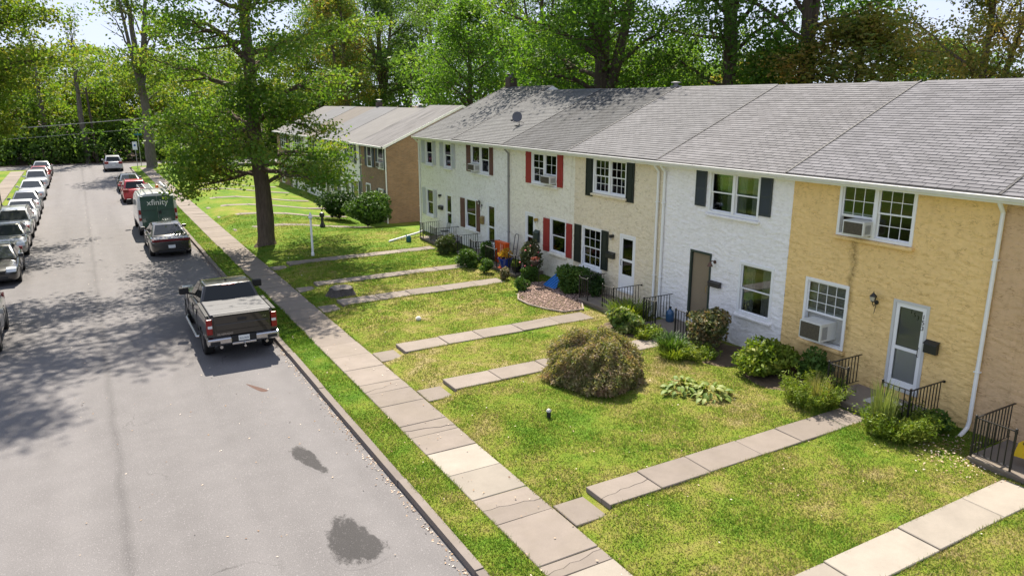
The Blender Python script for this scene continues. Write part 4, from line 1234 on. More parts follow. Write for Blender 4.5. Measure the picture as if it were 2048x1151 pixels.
_wheel = {}
def wheel_meshes(r, wd, rimm, spokes=5):
    k = (r, wd, rimm.name, spokes)
    if k in _wheel: return _wheel[k]
    t = MB(); t.lathe([(r*.62, -wd/2), (r*.93, -wd/2), (r, -wd/2+.035), (r, wd/2-.035), (r*.93, wd/2), (r*.62, wd/2)], 28, axis='y', caps=False)
    tm = t.mesh('wheel', smooth=True); tm.materials.append(M_TYRE)
    q = MB(); q.lathe([(r*.66, wd/2-.005), (r*.62, wd/2-.03), (r*.60, wd/2-.06), (.02, wd/2-.065)], 28, axis='y', m=1)
    q.lathe([(.065, wd/2-.06), (.065, wd/2-.012), (.03, wd/2-.008)], 14, axis='y')
    for i in range(spokes):
        a = 2*math.pi*i/spokes; ca, sa = math.cos(a), math.sin(a); hw = .034
        p = []
        for (rr, ww) in ((.05, hw), (r*.63, hw*.8)):
            for sgn in (-1, 1): p.append((rr*ca - sgn*ww*sa, rr*sa + sgn*ww*ca))
        q.add([(p[0][0], wd/2-.02, p[0][1]), (p[1][0], wd/2-.02, p[1][1]), (p[3][0], wd/2-.016, p[3][1]), (p[2][0], wd/2-.016, p[2][1]),
               (p[0][0], wd/2-.06, p[0][1]), (p[1][0], wd/2-.06, p[1][1]), (p[3][0], wd/2-.06, p[3][1]), (p[2][0], wd/2-.06, p[2][1])],
              [(0,1,2,3),(0,4,5,1),(1,5,6,2),(2,6,7,3),(3,7,4,0)])
    qm = q.mesh('rim'); qm.materials.append(rimm); qm.materials.append(M_RIMD)
    _wheel[k] = (tm, qm); return _wheel[k]

def add_wheels(c, axles, track, r, wd=.23, rimm=None, spokes=5):
    tm, qm = wheel_meshes(r, wd, rimm or M_RIM, spokes)
    for ax in axles:
        for sgn in (1, -1):
            w = bpy.data.objects.new('wheel', tm); w.location = (ax, sgn*track, r); w.rotation_euler = (0, 0, 0 if sgn > 0 else math.pi); link(w, c)
            q = bpy.data.objects.new('rim', qm); link(q, w)

def sheet(pts, t, nrm):
    n = Vector(nrm).normalized()*t; k = len(pts)
    vs = [Vector(p) for p in pts] + [Vector(p)-n for p in pts]
    return MB().add(vs, [tuple(range(k)), tuple(range(k, 2*k))[::-1]] + [(i, (i+1) % k, k+(i+1) % k, k+i) for i in range(k)])

def cabin(c, prof, wb, wr, zb, zr, pm, glass_front, glass_rear, side_polys, top_i=(1, -2), bevel=.05, screen=None):
    """greenhouse: prof = side outline (x, z) from windscreen foot over the roof to the rear foot"""
    wy = lambda z: wb + (wr-wb)*(z-zb)/(zr-zb)
    n = len(prof); m = MB()
    vs = [(x, wy(z), z) for x, z in prof] + [(x, -wy(z), z) for x, z in prof]
    fs = [tuple(range(n)), tuple(range(n, 2*n))[::-1]] + [(i, n+i, n+(i+1) % n, (i+1) % n) for i in range(n)]
    m.add(vs, fs); cb = m.build('cabin', pm, c, smooth=True, bevel=bevel, seg=3)
    def patch(a, b, name, i0, i1, iy, mt):
        A, B = Vector((a[0], 0, a[1])), Vector((b[0], 0, b[1]))
        nrm = Vector((-(B-A).z, 0, (B-A).x)); nrm = nrm if nrm.z > 0 else -nrm
        nrm.normalize()
        p, q = A.lerp(B, i0) + nrm*.006, A.lerp(B, i1) + nrm*.006
        yp, yq = wy(p.z)-iy, wy(q.z)-iy
        cx = [(p.x, yp, p.z), (p.x+.02*nrm.x, 0, p.z+.012), (p.x, -yp, p.z), (q.x, -yq, q.z), (q.x+.02*nrm.x, 0, q.z+.012), (q.x, yq, q.z)]
        s = MB(); vs2 = [Vector(v) for v in cx]; s.add(vs2 + [v - nrm*.01 for v in vs2], [(0,1,4,5),(1,2,3,4),(0,6,7,1),(1,7,8,2),(2,8,9,3),(3,9,10,4),(4,10,11,5),(5,11,6,0),(6,11,10,7),(7,10,9,8)])
        return s.build(name, mt, c)
    patch(prof[0], prof[1], 'windscreen', .10, .93, .09, screen or M_CGLASSL)
    if glass_rear: patch(prof[-1], prof[-2], 'rear_window', *glass_rear, M_CGLASS)
    for poly in side_polys:
        for sgn in (1, -1):
            sheet([(x, sgn*(wy(z)+.007), z) for x, z in poly], .012, (0, sgn, .25)).build('side_window', M_CGLASS, c)
    return wy

def small(c, name, mt, x0, x1, y0, y1, z0, z1, bevel=.0, both=False, par=None):
    o = None
    for sgn in ((1, -1) if both else (1,)):
        m = MB(); m.box(x0, x1, sgn*y0, sgn*y1, z0, z1); o = m.build(name, mt, par or c, bevel=bevel)
    return o

def mirrors(c, x, y, z, pm, s=1.0):
    for sgn in (1, -1):
        m = MB(); m.box(x-.06*s, x+.06*s, sgn*y, sgn*(y+.20*s), z, z+.15*s); m.tube([(x, sgn*(y-.1), z-.02), (x, sgn*(y+.05), z+.03)], .03*s, 6)
        m.build('mirror', pm, c, bevel=.02)

def seams(c, xs, y, z0, z1):
    for x in xs:
        for sgn in (1, -1): 
            m = MB(); m.box(x-.004, x+.004, sgn*(y-.02), sgn*(y+.004), z0, z1); m.build('door_seam', M_PLASTIC, c)

def sedan(name, label, cat, loc, rz, pm, rimm=None, kind='sedan', seed=0, group='cars parked along the street', L=4.75, W=1.82, tail=None, hd=1.0):
    c = thing(name, label, cat, loc, rz, group)
    f, r = L/2, -L/2; w = W/2
    if kind == 'sedan':
        zr = 1.45*hd; belt = .95*hd; deck = 1.0*hd; hood = .86*hd
        st = [(f, .34, .60, w*.66, w*.60), (f-.09, .22, .70, w*.86, w*.72), (f-.4, .17, .78, w*.97, w*.80), (f-1.0, .16, hood, w, w*.84), (f-1.55, .16, .95*hd, w, w*.88),
              (r+1.3, .16, belt+.03, w, w*.88), (r+.55, .18, deck, w*.98, w*.83), (r+.12, .24, deck-.03, w*.9, w*.76), (r, .36, deck-.14, w*.78, w*.68)]
        prof = [(f-1.38, .90*hd), (f-2.15, zr-.05), (f-2.65, zr), (r+1.75, zr-.04), (r+.62, deck-.03)]
        wb, wr, zb = w*.90, w*.62, .92*hd
        sp = [[(f-1.72, belt+.03), (f-2.17, zr-.10), (f-2.62, zr-.06), (f-2.62, belt+.05)], [(f-2.70, belt+.05), (f-2.70, zr-.06), (r+1.72, zr-.10), (r+1.10, belt+.08)]]
        gr = (.14, .93, .10)
    else:
        zr = 1.68*hd; belt = 1.06*hd; hood = 1.02*hd
        st = [(f, .38, .76, w*.72, w*.64), (f-.08, .26, .88, w*.88, w*.74), (f-.35, .21, .95, w*.98, w*.82), (f-.95, .20, hood, w, w*.86), (f-1.35, .20, belt, w, w*.90),
              (r+.9, .20, belt+.05, w, w*.90), (r+.3, .24, belt+.05, w*.97, w*.88), (r+.06, .30, belt+.02, w*.92, w*.84), (r, .42, belt-.08, w*.86, w*.78)]
        prof = [(f-1.18, 1.02*hd), (f-1.85, zr-.06), (f-2.5, zr), (r+.55, zr-.04), (r+.16, belt+.02)]
        wb, wr, zb = w*.91, w*.70, 1.03*hd
        sp = [[(f-1.52, belt+.04), (f-1.92, zr-.12), (f-2.38, zr-.08), (f-2.38, belt+.05)], [(f-2.46, belt+.05), (f-2.46, zr-.08), (r+1.28, zr-.10), (r+1.12, belt+.07)], [(r+1.05, belt+.07), (r+1.18, zr-.10), (r+.72, zr-.13), (r+.48, belt+.10)]]
        gr = (.10, .90, .12)
    af, ar = f-.93, r+1.02 if kind == 'sedan' else r+.88
    rw = .325 if kind == 'sedan' else .35
    me = loft_mesh(st, (af, ar), rw*1.13, w); me.materials.append(pm)
    body = mesh_obj('body', me, None, c)
    cabin(c, prof, wb, wr, zb, zr, pm, True, gr, sp)
    add_wheels(c, (af, ar), w-.12, rw, .22, rimm or M_RIM, 5 + seed % 3)
    # front: lamps, grille, plate; rear: lamps, plate
    for sgn in (1, -1):
        hz = .60*hd if kind == 'sedan' else .78*hd
        m = MB(); m.prism([(f-.02, hz), (f-.34, hz+.06), (f-.36, hz+.17), (f-.10, hz+.13)], sgn*w*.50, sgn*w*.90, 'xz'); m.build('headlight', M_HEAD, c, bevel=.02)
        tz = deck-.20 if kind == 'sedan' else belt-.22
        if not tail:
            m = MB(); m.box(r-.008, r+.28, sgn*w*.52, sgn*w*.93, tz, tz+(.15 if kind == 'sedan' else .24)); m.build('tail_light', M_TAIL, c, bevel=.02)
    if tail == 'bar':
        m = MB(); m.box(r-.012, r+.25, -w*.90, w*.90, deck-.20, deck-.08); m.build('tail_light', mat('tail_bar_dark_red', (.13, .008, .008), .15, coat=.6), c, bevel=.03)
        m = MB(); m.prism([(r-.03, deck-.06), (r+.28, deck+.01), (r+.28, deck-.03), (r-.02, deck-.075)], -w*.8, w*.8); m.build('spoiler', pm, c, bevel=.008)
    zf = .36 if kind == 'sedan' else .45
    small(c, 'grille', M_PLASTIC, f-.06, f+.012, -.42, .42, zf+.20, zf+.32, .02)
    small(c, 'lower_grille', M_PLASTIC, f-.05, f+.006, -.5, .5, zf-.06, zf+.08, .02)
    small(c, 'number_plate', M_PLATE, f+.0, f+.02, -.15, .15, zf+.09, zf+.20)
    pz = .50 if kind == 'sedan' else .62
    small(c, 'number_plate', M_PLATE, r-.025, r+.03, -.155, .155, pz, pz+.145)
    small(c, 'rear_bumper', M_PLASTIC, r-.02, r+.12, -w*.62, w*.62, .30, .38, .02)
    mirrors(c, f-1.55 if kind == 'sedan' else f-1.42, w*.93, belt+.0, pm)
    seams(c, (f-1.42, f-2.66, r+1.42), w*1.003, .35, belt-.12)
    for sgn in (1, -1):
        for x in (f-2.5, r+1.55):
            m = MB(); m.box(x-.09, x+.09, sgn*(w*.98), sgn*(w*1.005+.025), belt-.19, belt-.165); m.build('door_handle', pm, c)
    if kind == 'suv':
        for sgn in (1, -1):
            m = MB(); m.tube([(f-2.0, sgn*wr*.93, zr-.02), (f-2.2, sgn*wr*.95, zr+.05), (r+.9, sgn*wr*.95, zr+.03), (r+.6, sgn*wr*.93, zr-.06)], .018, 6); m.build('roof_rail', M_PLASTIC, c)
    return c

FWD, BACK = R(90), R(-90)
# ---- dark pickup, nearest on the right
def pickup():
    c = thing('pickup_truck', 'dark bronze pickup truck with covered bed parked at the right kerb', 'pickup truck', (3.50, 24.88, 0), FWD)
    pm = paint('bronze_black_paint', (0.013, 0.011, 0.009), .3, .28); w = 1.02
    f, r = 2.95, -2.93
    st = [(f, .50, 1.00, .80, .70), (f-.08, .42, 1.12, .93, .78), (f-.4, .42, 1.20, .99, .85), (1.6, .42, 1.27, 1.01, .88), (1.0, .42, 1.32, 1.02, .92),
          (-1.0, .42, 1.36, 1.02, .94), (-1.12, .42, 1.40, 1.02, .95), (-1.2, .42, 1.41, 1.02, .96), (-2.75, .46, 1.43, 1.01, .955), (-2.86, .50, 1.43, 1.0, .95), (r, .52, 1.42, .985, .94)]
    me = loft_mesh(st, (1.9, -1.84), .47, 1.02); me.materials.append(pm); mesh_obj('body', me, None, c)
    cabin(c, [(1.02, 1.26), (.22, 1.84), (-.30, 1.91), (-.92, 1.88), (-1.13, 1.36)], .93, .70, 1.26, 1.9, pm, True, (.08, .93, .08),
          [[(.72, 1.36), (.20, 1.77), (-.22, 1.83), (-.22, 1.38)], [(-.30, 1.38), (-.30, 1.83), (-.85, 1.80), (-1.0, 1.42), (-.95, 1.39)]], bevel=.06)
    add_wheels(c, (1.9, -1.84), .87, .41, .27, M_RIM, 6)
    m = MB(); m.box(-2.84, -1.16, -.86, .86, 1.38, 1.452); bc = m.build('bed_cover', mat('vinyl_bed_cover', (.085, .085, .088), .55, spec=.3, var=.15, vscale=5, local=True), c, bevel=.025)
    for xx in (-2.3, -1.72): small(c, 'cover_seam', M_PLASTIC, xx-.006, xx+.006, -.85, .85, 1.448, 1.4535, par=bc)
    for s in (1, -1): small(c, 'bed_rail_cap', M_PLASTIC, -2.86, -1.15, s*.885, s*.985, 1.405, 1.435, .008)
    m = MB(); m.box(-2.955, -2.90, -.79, .79, .80, 1.41); tg = m.build('tailgate', pm, c, bevel=.02)
    m = MB(); m.box(-2.975, -2.94, -.74, .74, .96, 1.17); m.build('tailgate_panel', pm, tg, bevel=.018)
    m = MB(); m.box(-2.985, -2.85, -.79, .79, 1.40, 1.435); m.build('tailgate_lip', M_PLASTIC, tg, bevel=.014)
    small(c, 'tailgate_handle', M_PLASTIC, -2.968, -2.93, -.13, .13, 1.22, 1.31, .01, par=tg)
    text('SILVERADO', .085, M_CHROME, tg, (-2.962, .50, .865), (R(90), 0, R(-90)), 'lettering')
    text('LTZ', .065, M_CHROME, tg, (-2.962, -.62, 1.26), (R(90), 0, R(-90)), 'lettering')
    for s in (1, -1):
        m = MB(); m.box(-2.955, -2.80, s*.825, s*.985, .88, 1.34); t = m.build('tail_light', M_TAIL, c, bevel=.02)
        m = MB(); m.box(-2.962, -2.94, s*.83, s*.955, 1.07, 1.15); m.build('reverse_lamp', M_HEAD, t, bevel=.006)
        m = MB(); m.prism([(-2.99, .54), (-3.06, .60), (-3.06, .76), (-2.93, .80), (-2.72, .80), (-2.72, .54)], s*.34, s*1.0); m.build('rear_bumper', M_CHROME, c, bevel=.025)
        m = MB(); m.box(-3.075, -3.03, s*.66, s*.94, .60, .70); m.build('bumper_step', M_PLASTIC, c, bevel=.02)
        m = MB(); m.tube([(-2.7, s*.62, .50), (-3.03, s*.64, .50)], .045, 10); m.build('exhaust_tip', M_CHROME, c)
        m = MB(); m.tube([(1.35, s*1.0, .42), (1.2, s*1.08, .40), (-1.2, s*1.08, .40), (-1.3, s*1.0, .42)], .045, 8); m.build('side_step', M_RIM, c)
        m = MB(); m.prism([(2.96, .92), (2.70, .92), (2.66, 1.10), (2.90, 1.10)], s*.62, s*.97); m.build('headlight', M_HEAD, c, bevel=.02)
    small(c, 'bumper_centre', M_PLASTIC, -3.03, -2.72, -.34, .34, .56, .79, .015)
    small(c, 'bumper_lower_bar', M_CHROME, -3.055, -3.0, -.34, .34, .53, .60, .012)
    p = small(c, 'number_plate', M_PLATE, -3.045, -3.02, -.155, .155, .63, .785)
    text('ZLA-9676', .065, mat('plate_ink', (.03, .05, .10), .5), p, (-3.047, 0, .70), (R(90), 0, R(-90)), 'lettering')
    m = MB(); m.box(-3.16, -2.9, -.03, .03, .46, .51); m.lathe([(.012, .51), (.012, .55), (.026, .57), (.026, .59), (.008, .61)], 10, (-3.13, 0, 0)); m.build('tow_hitch', M_CHROME, c)
    mirrors(c, .62, 1.0, 1.34, M_PLASTIC, 1.45)
    seams(c, (.95, -.26, -1.10), 1.022, .55, 1.25)
    for s in (1, -1):
        for x in (-.12, -.98): m = MB(); m.box(x-.12, x+.12, s*1.0, s*1.045, 1.13, 1.165); m.build('door_handle', M_CHROME, c)
    small(c, 'third_brake_light', M_TAIL, -.985, -.955, -.2, .2, 1.845, 1.87, .004)
    m = MB(); m.lathe([(.04, 1.90), (.03, 1.95), (.005, 1.965)], 8, (-.5, 0, 0)); m.build('aerial_fin', M_PLASTIC, c)
pickup()

# ---- telecom van
def van():
    c = thing('work_van', 'dark green and white work van lettered xfinity with roof rack', 'van', (3.36, 48.42, 0), FWD)
    wm = paint('van_white_paint', (.55, .56, .55), 0, .35); gm2 = paint('van_green_paint', (.018, .062, .044), 0, .3)
    f, r = 2.7, -2.7
    st = [(f, .42, .80, .80, .66), (f-.08, .34, .98, .95, .78), (f-.35, .30, 1.12, 1.0, .86), (1.95, .28, 1.30, 1.02, .90), (1.55, .28, 1.62, 1.02, .90), (1.0, .28, 2.20, 1.02, .86), (.72, .28, 2.42, 1.02, .84), (.4, .28, 2.50, 1.02, .84),
          (-2.5, .30, 2.50, 1.02, .84), (-2.64, .32, 2.49, 1.01, .83), (r, .36, 2.46, 1.0, .82)]
    me = loft_mesh(st, (1.78, -1.65), .41, 1.02); me.materials.append(wm); mesh_obj('body', me, None, c)
    for s in (1, -1):
        m = MB(); m.box(r-.03, r+.02, s*.006, s*.845, .55, 2.30); d = m.build('rear_door', gm2, c, bevel=.02)
        m = MB(); m.box(r-.034, r-.022, s*.10, s*.80, 1.50, 1.52); m.build('door_crease', M_PLASTIC, d)
        m = MB(); m.box(r-.04, r+.1, s*.86, s*.985, .95, 1.55); t = m.build('tail_light', M_TAIL, c, bevel=.02)
        m = MB(); m.box(r-.05, r-.03, s*.875, s*.97, 1.12, 1.30); m.build('reverse_lamp', M_HEAD, t)
        m = MB(); m.box(r-.10, r+.1, s*.45, s*1.0, .40, .58); m.build('rear_bumper', M_PLASTIC, c, bevel=.03)
        m = MB(); m.box(r-.11, r-.09, s*.5, s*.9, .47, .53); m.build('bumper_reflector', M_TAIL, c)
        m = MB(); m.box(1.55, 1.75, s*1.05, s*1.32, 1.36, 1.72); m.tube([(1.6, s*.95, 1.4), (1.62, s*1.1, 1.5)], .03, 6); m.build('mirror', M_PLASTIC, c, bevel=.04)
        sheet([(1.72, s*1.0, 1.38), (1.32, s*.965, 1.86), (.75, s*.955, 1.92), (.70, s*1.01, 1.36)], .012, (0, s, .1)).build('side_window', M_CGLASS, c)
        m = MB(); m.box(-.2, .6, s*1.02, s*1.027, .62, .66); m.build('side_moulding', M_PLASTIC, c)
        m = MB(); m.tube([(.3, s*.74, 2.5), (.3, s*.74, 2.66), (-2.4, s*.74, 2.66), (-2.4, s*.74, 2.5)], .025, 6); m.build('rack_rail', M_RIM, c)
    small(c, 'handle_plate', M_PLASTIC, r-.045, r-.02, -.18, -.04, 1.28, 1.46, .01)
    small(c, 'rear_step', M_PLASTIC, r-.16, r+.05, -.45, .45, .38, .50, .02)
    p = small(c, 'number_plate', M_PLATE, r-.05, r-.028, .22, .53, .66, .80)
    text('xfinity', .44, mat('van_letter_white', (.75, .76, .75), .4), c, (r-.034, -.02, 1.93), (R(90), 0, R(-90)), 'lettering', .003)
    for x in (.2, -1.1, -2.3): m = MB(); m.tube([(x, -.76, 2.66), (x, .76, 2.66)], .022, 6); m.build('rack_bar', M_RIM, c)
    m = MB()
    for s in (.12, .48): m.tube([(.3, s, 2.70), (-2.55, s, 2.70)], .03, 6)
    for k in range(9): m.tube([(.1-.3*k, .12, 2.70), (.1-.3*k, .48, 2.70)], .016, 6)
    m.build('ladder', mat('aluminium', (.6, .6, .6), .35, metal=.8), c)
    m = MB(); m.tube([(.4, -.5, 2.71), (-2.5, -.5, 2.71)], .085, 10); m.build('conduit_tube', mat('aluminium', (.6, .6, .6), .35, metal=.8), c)
    m = MB(); m.lathe([(.09, 2.66), (.09, 2.72), (.07, 2.82), (.01, 2.86)], 12, (-1.9, -.15, 0)); m.build('beacon', M_AMBER, c, smooth=True)
    m = MB(); m.prism([(1.62, 1.62), (1.02, 2.23), (1.03, 2.26), (1.64, 1.66)], -.78, .78); m.build('windscreen', M_CGLASSL, c)
    add_wheels(c, (1.78, -1.65), .89, .355, .23, M_RIMD, 6)
    small(c, 'grille', M_PLASTIC, f-.06, f+.02, -.6, .6, .55, .78, .03)
van()

sedan('sedan', 'dark grey sports sedan behind the work van at the right kerb', 'car', (3.30, 41.45, 0), FWD, paint('charcoal_paint', (.045, .044, .040), .5, .25), M_RIMD, 'sedan', 1, L=5.0, W=1.9, tail='bar', hd=1.02)
sedan('compact_suv', 'red compact suv parked ahead of the work van', 'car', (3.22, 64.1, 0), FWD, paint('red_paint', (.42, .012, .022), .1, .25), M_RIMD, 'suv', 2, L=4.23, W=1.8, hd=1.0)
sedan('sedan', 'dark blue grey sedan parked ahead of the red suv', 'car', (3.30, 71.8, 0), FWD, paint('blue_grey_paint', (.045, .055, .065), .4), M_RIM, 'sedan', 3)
sedan('compact_suv', 'white suv driving away at the far end of the street', 'car', (2.95, 94.1, 0), FWD, paint('pearl_white_paint', (.46, .46, .47), 0), M_RIMD, 'suv', 4, L=4.5, W=1.84, group='cars on the road')

LX = -3.70
left = [('sedan', 'silver car nearest the camera at the left edge', 27.75, (.34, .335, .32), 'suv', .45, 1),
        ('sedan', 'black sedan parked behind the nearest silver car on the left', 38.25, (.018, .018, .020), 'sedan', .2, 2),
        ('sedan', 'silver beige sedan behind the black sedan on the left', 44.9, (.30, .295, .27), 'sedan', .5, 3),
        ('estate_car', 'pale silver wagon with roof rails in the left row', 50.4, (.38, .39, .39), 'suv', .3, 4),
        ('sedan', 'white sedan between the wagon and a grey sedan on the left', 55.5, (.50, .51, .52), 'sedan', .1, 5),
        ('sedan', 'grey sedan in the middle of the left row', 60.9, (.22, .23, .25), 'sedan', .5, 6),
        ('sedan', 'white sedan in front of the hatchback in the left row', 69.5, (.52, .53, .54), 'sedan', .05, 7),
        ('hatchback', 'white hatchback in front of the red car on the left', 78.3, (.48, .49, .50), 'suv', .05, 8),
        ('sedan', 'dark red car near the far end of the left row', 84.2, (.22, .012, .018), 'sedan', .2, 9),
        ('sedan', 'silver sedan farthest away in the left row', 91.2, (.30, .31, .32), 'sedan', .5, 10)]
for k, (nm, lb, yy, col, kd, mt_, sd) in enumerate(left):
    sedan(nm, lb, 'car', (LX + (0.06 if k > 3 else 0), yy, 0), BACK, paint('car_paint_%d' % k, col, mt_, .28), [M_RIM, M_RIMD][k % 2], kd, sd,
          L=[4.5, 4.55, 4.7, 4.6, 4.7, 4.8, 4.75, 4.3, 4.6, 4.7][k], W=1.8, hd=.92 if nm in ('estate_car', 'hatchback') else 1.0)
# ================================================================== VEGETATION
def nrmz(a): return a/np.maximum(np.linalg.norm(a, axis=-1, keepdims=True), 1e-9)

def leaf_quads(P, size, rg, aspect=.55, up=.5, hang=0.0):
    n = len(P)
    nn = nrmz(rg.standard_normal((n, 3)) + np.array([0, 0, up]))
    a = rg.standard_normal((n, 3)) + np.array([0, 0, -hang])
    a = nrmz(a - nn*(a*nn).sum(1, keepdims=True)); b = np.cross(nn, a)
    s = (size*rg.uniform(.6, 1.3, n))[:, None]
    V = np.stack([P - a*s, P + b*s*aspect - a*s*.1, P + a*s, P - b*s*aspect - a*s*.1], 1).reshape(-1, 3)
    return V, np.arange(4*n).reshape(n, 4)

def tubes_mesh(name, tubes, material):
    Vs, Fs, base = [], [], 0
    for pts, rad, n in tubes:
        pts = np.asarray(pts, float); k = len(pts)
        d = nrmz(np.gradient(pts, axis=0))
        ref = np.where(np.abs(d[:, 2:3]) < .85, np.array([[0, 0, 1.0]]), np.array([[1.0, 0, 0]]))
        if np.abs(d[:, 2]).mean() > .6: ref = np.tile(np.array([[1.0, 0.13, 0]]), (k, 1))
        else: ref = np.tile(np.array([[0, 0, 1.0]]), (k, 1))
        a = nrmz(np.cross(d, ref)); b = np.cross(d, a)
        t = np.linspace(0, 2*math.pi, n, endpoint=False)
        ring = pts[:, None, :] + np.asarray(rad)[:, None, None]*(a[:, None, :]*np.cos(t)[None, :, None] + b[:, None, :]*np.sin(t)[None, :, None])
        Vs.append(ring.reshape(-1, 3))
        i, j = np.meshgrid(np.arange(n), np.arange(k-1)); i = i.ravel(); j = j.ravel()
        Fs.append(np.stack([j*n+i, j*n+(i+1) % n, (j+1)*n+(i+1) % n, (j+1)*n+i], 1) + base)
        base += k*n
    me = np_mesh(name, np.concatenate(Vs), np.concatenate(Fs), True); me.materials.append(material)
    return me

def bark(name, col):
    m, nt, p = new_mat(name)
    P = objco(nt)
    mp = nt.nodes.new('ShaderNodeMapping'); mp.inputs['Scale'].default_value = (9, 9, 1.6); nt.links.new(P, mp.inputs['Vector'])
    n1 = noise(nt, mp.outputs[0], 1.3, 6, .7)
    c = scalec(nt, col, mth(nt, 'MULTIPLY_ADD', n1, 1.7, .15))
    nt.links.new(c, p.inputs['Base Color']); p.inputs['Roughness'].default_value = .95; p.inputs['Specular IOR Level'].default_value = .1
    bump(nt, p, n1, .9, .05)
    return m
M_BARK = bark('bark_brown', (0.105, 0.080, 0.060))
M_BARKG = bark('bark_grey', (0.13, 0.115, 0.10))

def tree_geo(key, seed, H, r0, base, RAD, limbs=26, subs=6, tips=4, per=28, sig=.5, leaf=.11, droop=0.0, rise=.5, flat=.55, shape='oval', lean=(0, 0), fork=None, barkm=None, leafm=None, skip=0.0, low=()):
    rg = np.random.default_rng(seed)
    tubes = []; C = []
    z = np.linspace(0, H*.93, 14); t = z/(H*.93)
    wob = np.cumsum(rg.normal(0, .05, (14, 2)), 0)*(H/18)
    tr = np.stack([wob[:, 0] + lean[0]*t, wob[:, 1] + lean[1]*t, z], 1)
    rr = r0*(1 - t)**.75 + .03; rr[0] *= 1.5; rr[1] *= 1.05
    tr = np.insert(tr, 1, [tr[0]*.9 + tr[1]*.1, tr[0]*.7 + tr[1]*.3], 0); rr = np.insert(rr, 1, [r0*1.22, r0*1.05]); 
    tubes.append((tr, rr, 12))
    stems = [(tr, rr)]
    if fork:
        for (zf, ax, ay, rk) in fork:
            k = 8; s = np.linspace(0, 1, k)
            p0 = np.array([np.interp(zf, tr[:, 2], tr[:, 0]), np.interp(zf, tr[:, 2], tr[:, 1]), zf])
            pts = p0 + np.stack([ax*s**.8, ay*s**.8, (H*.9-zf)*s], 1); rad = rk*(1-s)**.8 + .03
            tubes.append((pts, rad, 9)); stems.append((pts, rad))
    ga = 2.39996
    for i in range(-len(low), limbs):
        st, sr = stems[i % len(stems)] if i >= 0 else stems[0]
        s = (i + .5)/limbs if i >= 0 else 0.0
        zh = base + (H*.96-base)*s**1.05 if i >= 0 else low[i][0]
        if zh < st[0, 2] + .3: st, sr = stems[0]
        p0 = np.array([np.interp(zh, st[:, 2], st[:, 0]), np.interp(zh, st[:, 2], st[:, 1]), min(zh, st[-1, 2])])
        rb = float(np.interp(zh, st[:, 2], sr))
        if shape == 'oval': prof = (.62 + .55*math.sin(math.pi*min(1, s*1.05)))*(1 - s**3*.75)
        elif shape == 'cone': prof = 1.08 - .85*s
        else: prof = .45 + .75*s if s < .75 else 1.0*(1-s)/.25*.6 + .42
        Ln = RAD*prof*rg.uniform(.72, 1.12)
        az = i*ga + rg.normal(0, .35)
        el = math.radians(8 + 55*rise*(.25 + s)) + rg.normal(0, .1)
        if i < 0: Ln, az, el = low[i][2], low[i][1], low[i][3]
        k = 7; u = np.linspace(0, 1, k)
        bend = (droop*(1-s)*1.0)
        hx = u*Ln*math.cos(el)
        hz = u*Ln*math.sin(el) - bend*Ln*u**2
        jit = np.cumsum(rg.normal(0, .025*Ln, (k, 3)), 0); jit[0] = 0
        L = p0 + np.stack([hx*math.cos(az), hx*math.sin(az), hz], 1) + jit
        rl = np.maximum(min(rb*.55, .05 + Ln*.018)*(1-u*.88), .012)
        tubes.append((L, rl, 6))
        for j in range(subs):
            v = .22 + .78*(j + rg.uniform(.2, .8))/subs
            q0 = np.array([np.interp(v, u, L[:, 0]), np.interp(v, u, L[:, 1]), np.interp(v, u, L[:, 2])])
            sa = az + (1 if j % 2 else -1)*rg.uniform(.4, 1.25); sl = Ln*rg.uniform(.22, .42)*(1.15 - .5*v)
            se = rg.normal(.12, .22) - droop*.3
            k2 = 4; w = np.linspace(0, 1, k2)
            Sb = q0 + np.stack([w*sl*math.cos(sa)*math.cos(se), w*sl*math.sin(sa)*math.cos(se), w*sl*math.sin(se) + .08*sl*w**2], 1)
            r1 = float(np.interp(v, u, rl))
            tubes.append((Sb, np.maximum(r1*.6*(1-w*.8), .008), 4))
            if rg.random() < skip: continue
            for q in range(tips):
                ww = rg.uniform(.35, 1.05)
                e = q0 + (Sb[-1]-q0)*ww + rg.normal(0, .16*sl + .12, 3)*np.array([1, 1, .6])
                C.append(e)
        if rg.random() >= skip: C.append(L[-1]); C.append(L[-2])
    C = np.array(C)
    m = per
    P = np.repeat(C, m, 0) + rg.normal(0, 1, (len(C)*m, 3))*np.array([sig, sig, sig*flat])
    V, F = leaf_quads(P, leaf, rg, .58, .7)
    cm = np_mesh('crown', V, F); cm.materials.append(leafm)
    tm = tubes_mesh('trunk', tubes, barkm or M_BARK)
    return tm, cm

def put_tree(name, label, geo, loc, rz=0, sc=1.0, group=None, leafm=None):
    c = thing(name, label, 'tree', loc, rz, group)
    c.scale = (sc, sc, sc) if not isinstance(sc, tuple) else sc
    o = bpy.data.objects.new('trunk', geo[0]); link(o, c)
    k = bpy.data.objects.new('crown', geo[1]); link(k, c)
    if leafm is not None:
        k.material_slots[0].link = 'OBJECT'; k.material_slots[0].material = leafm
    return c

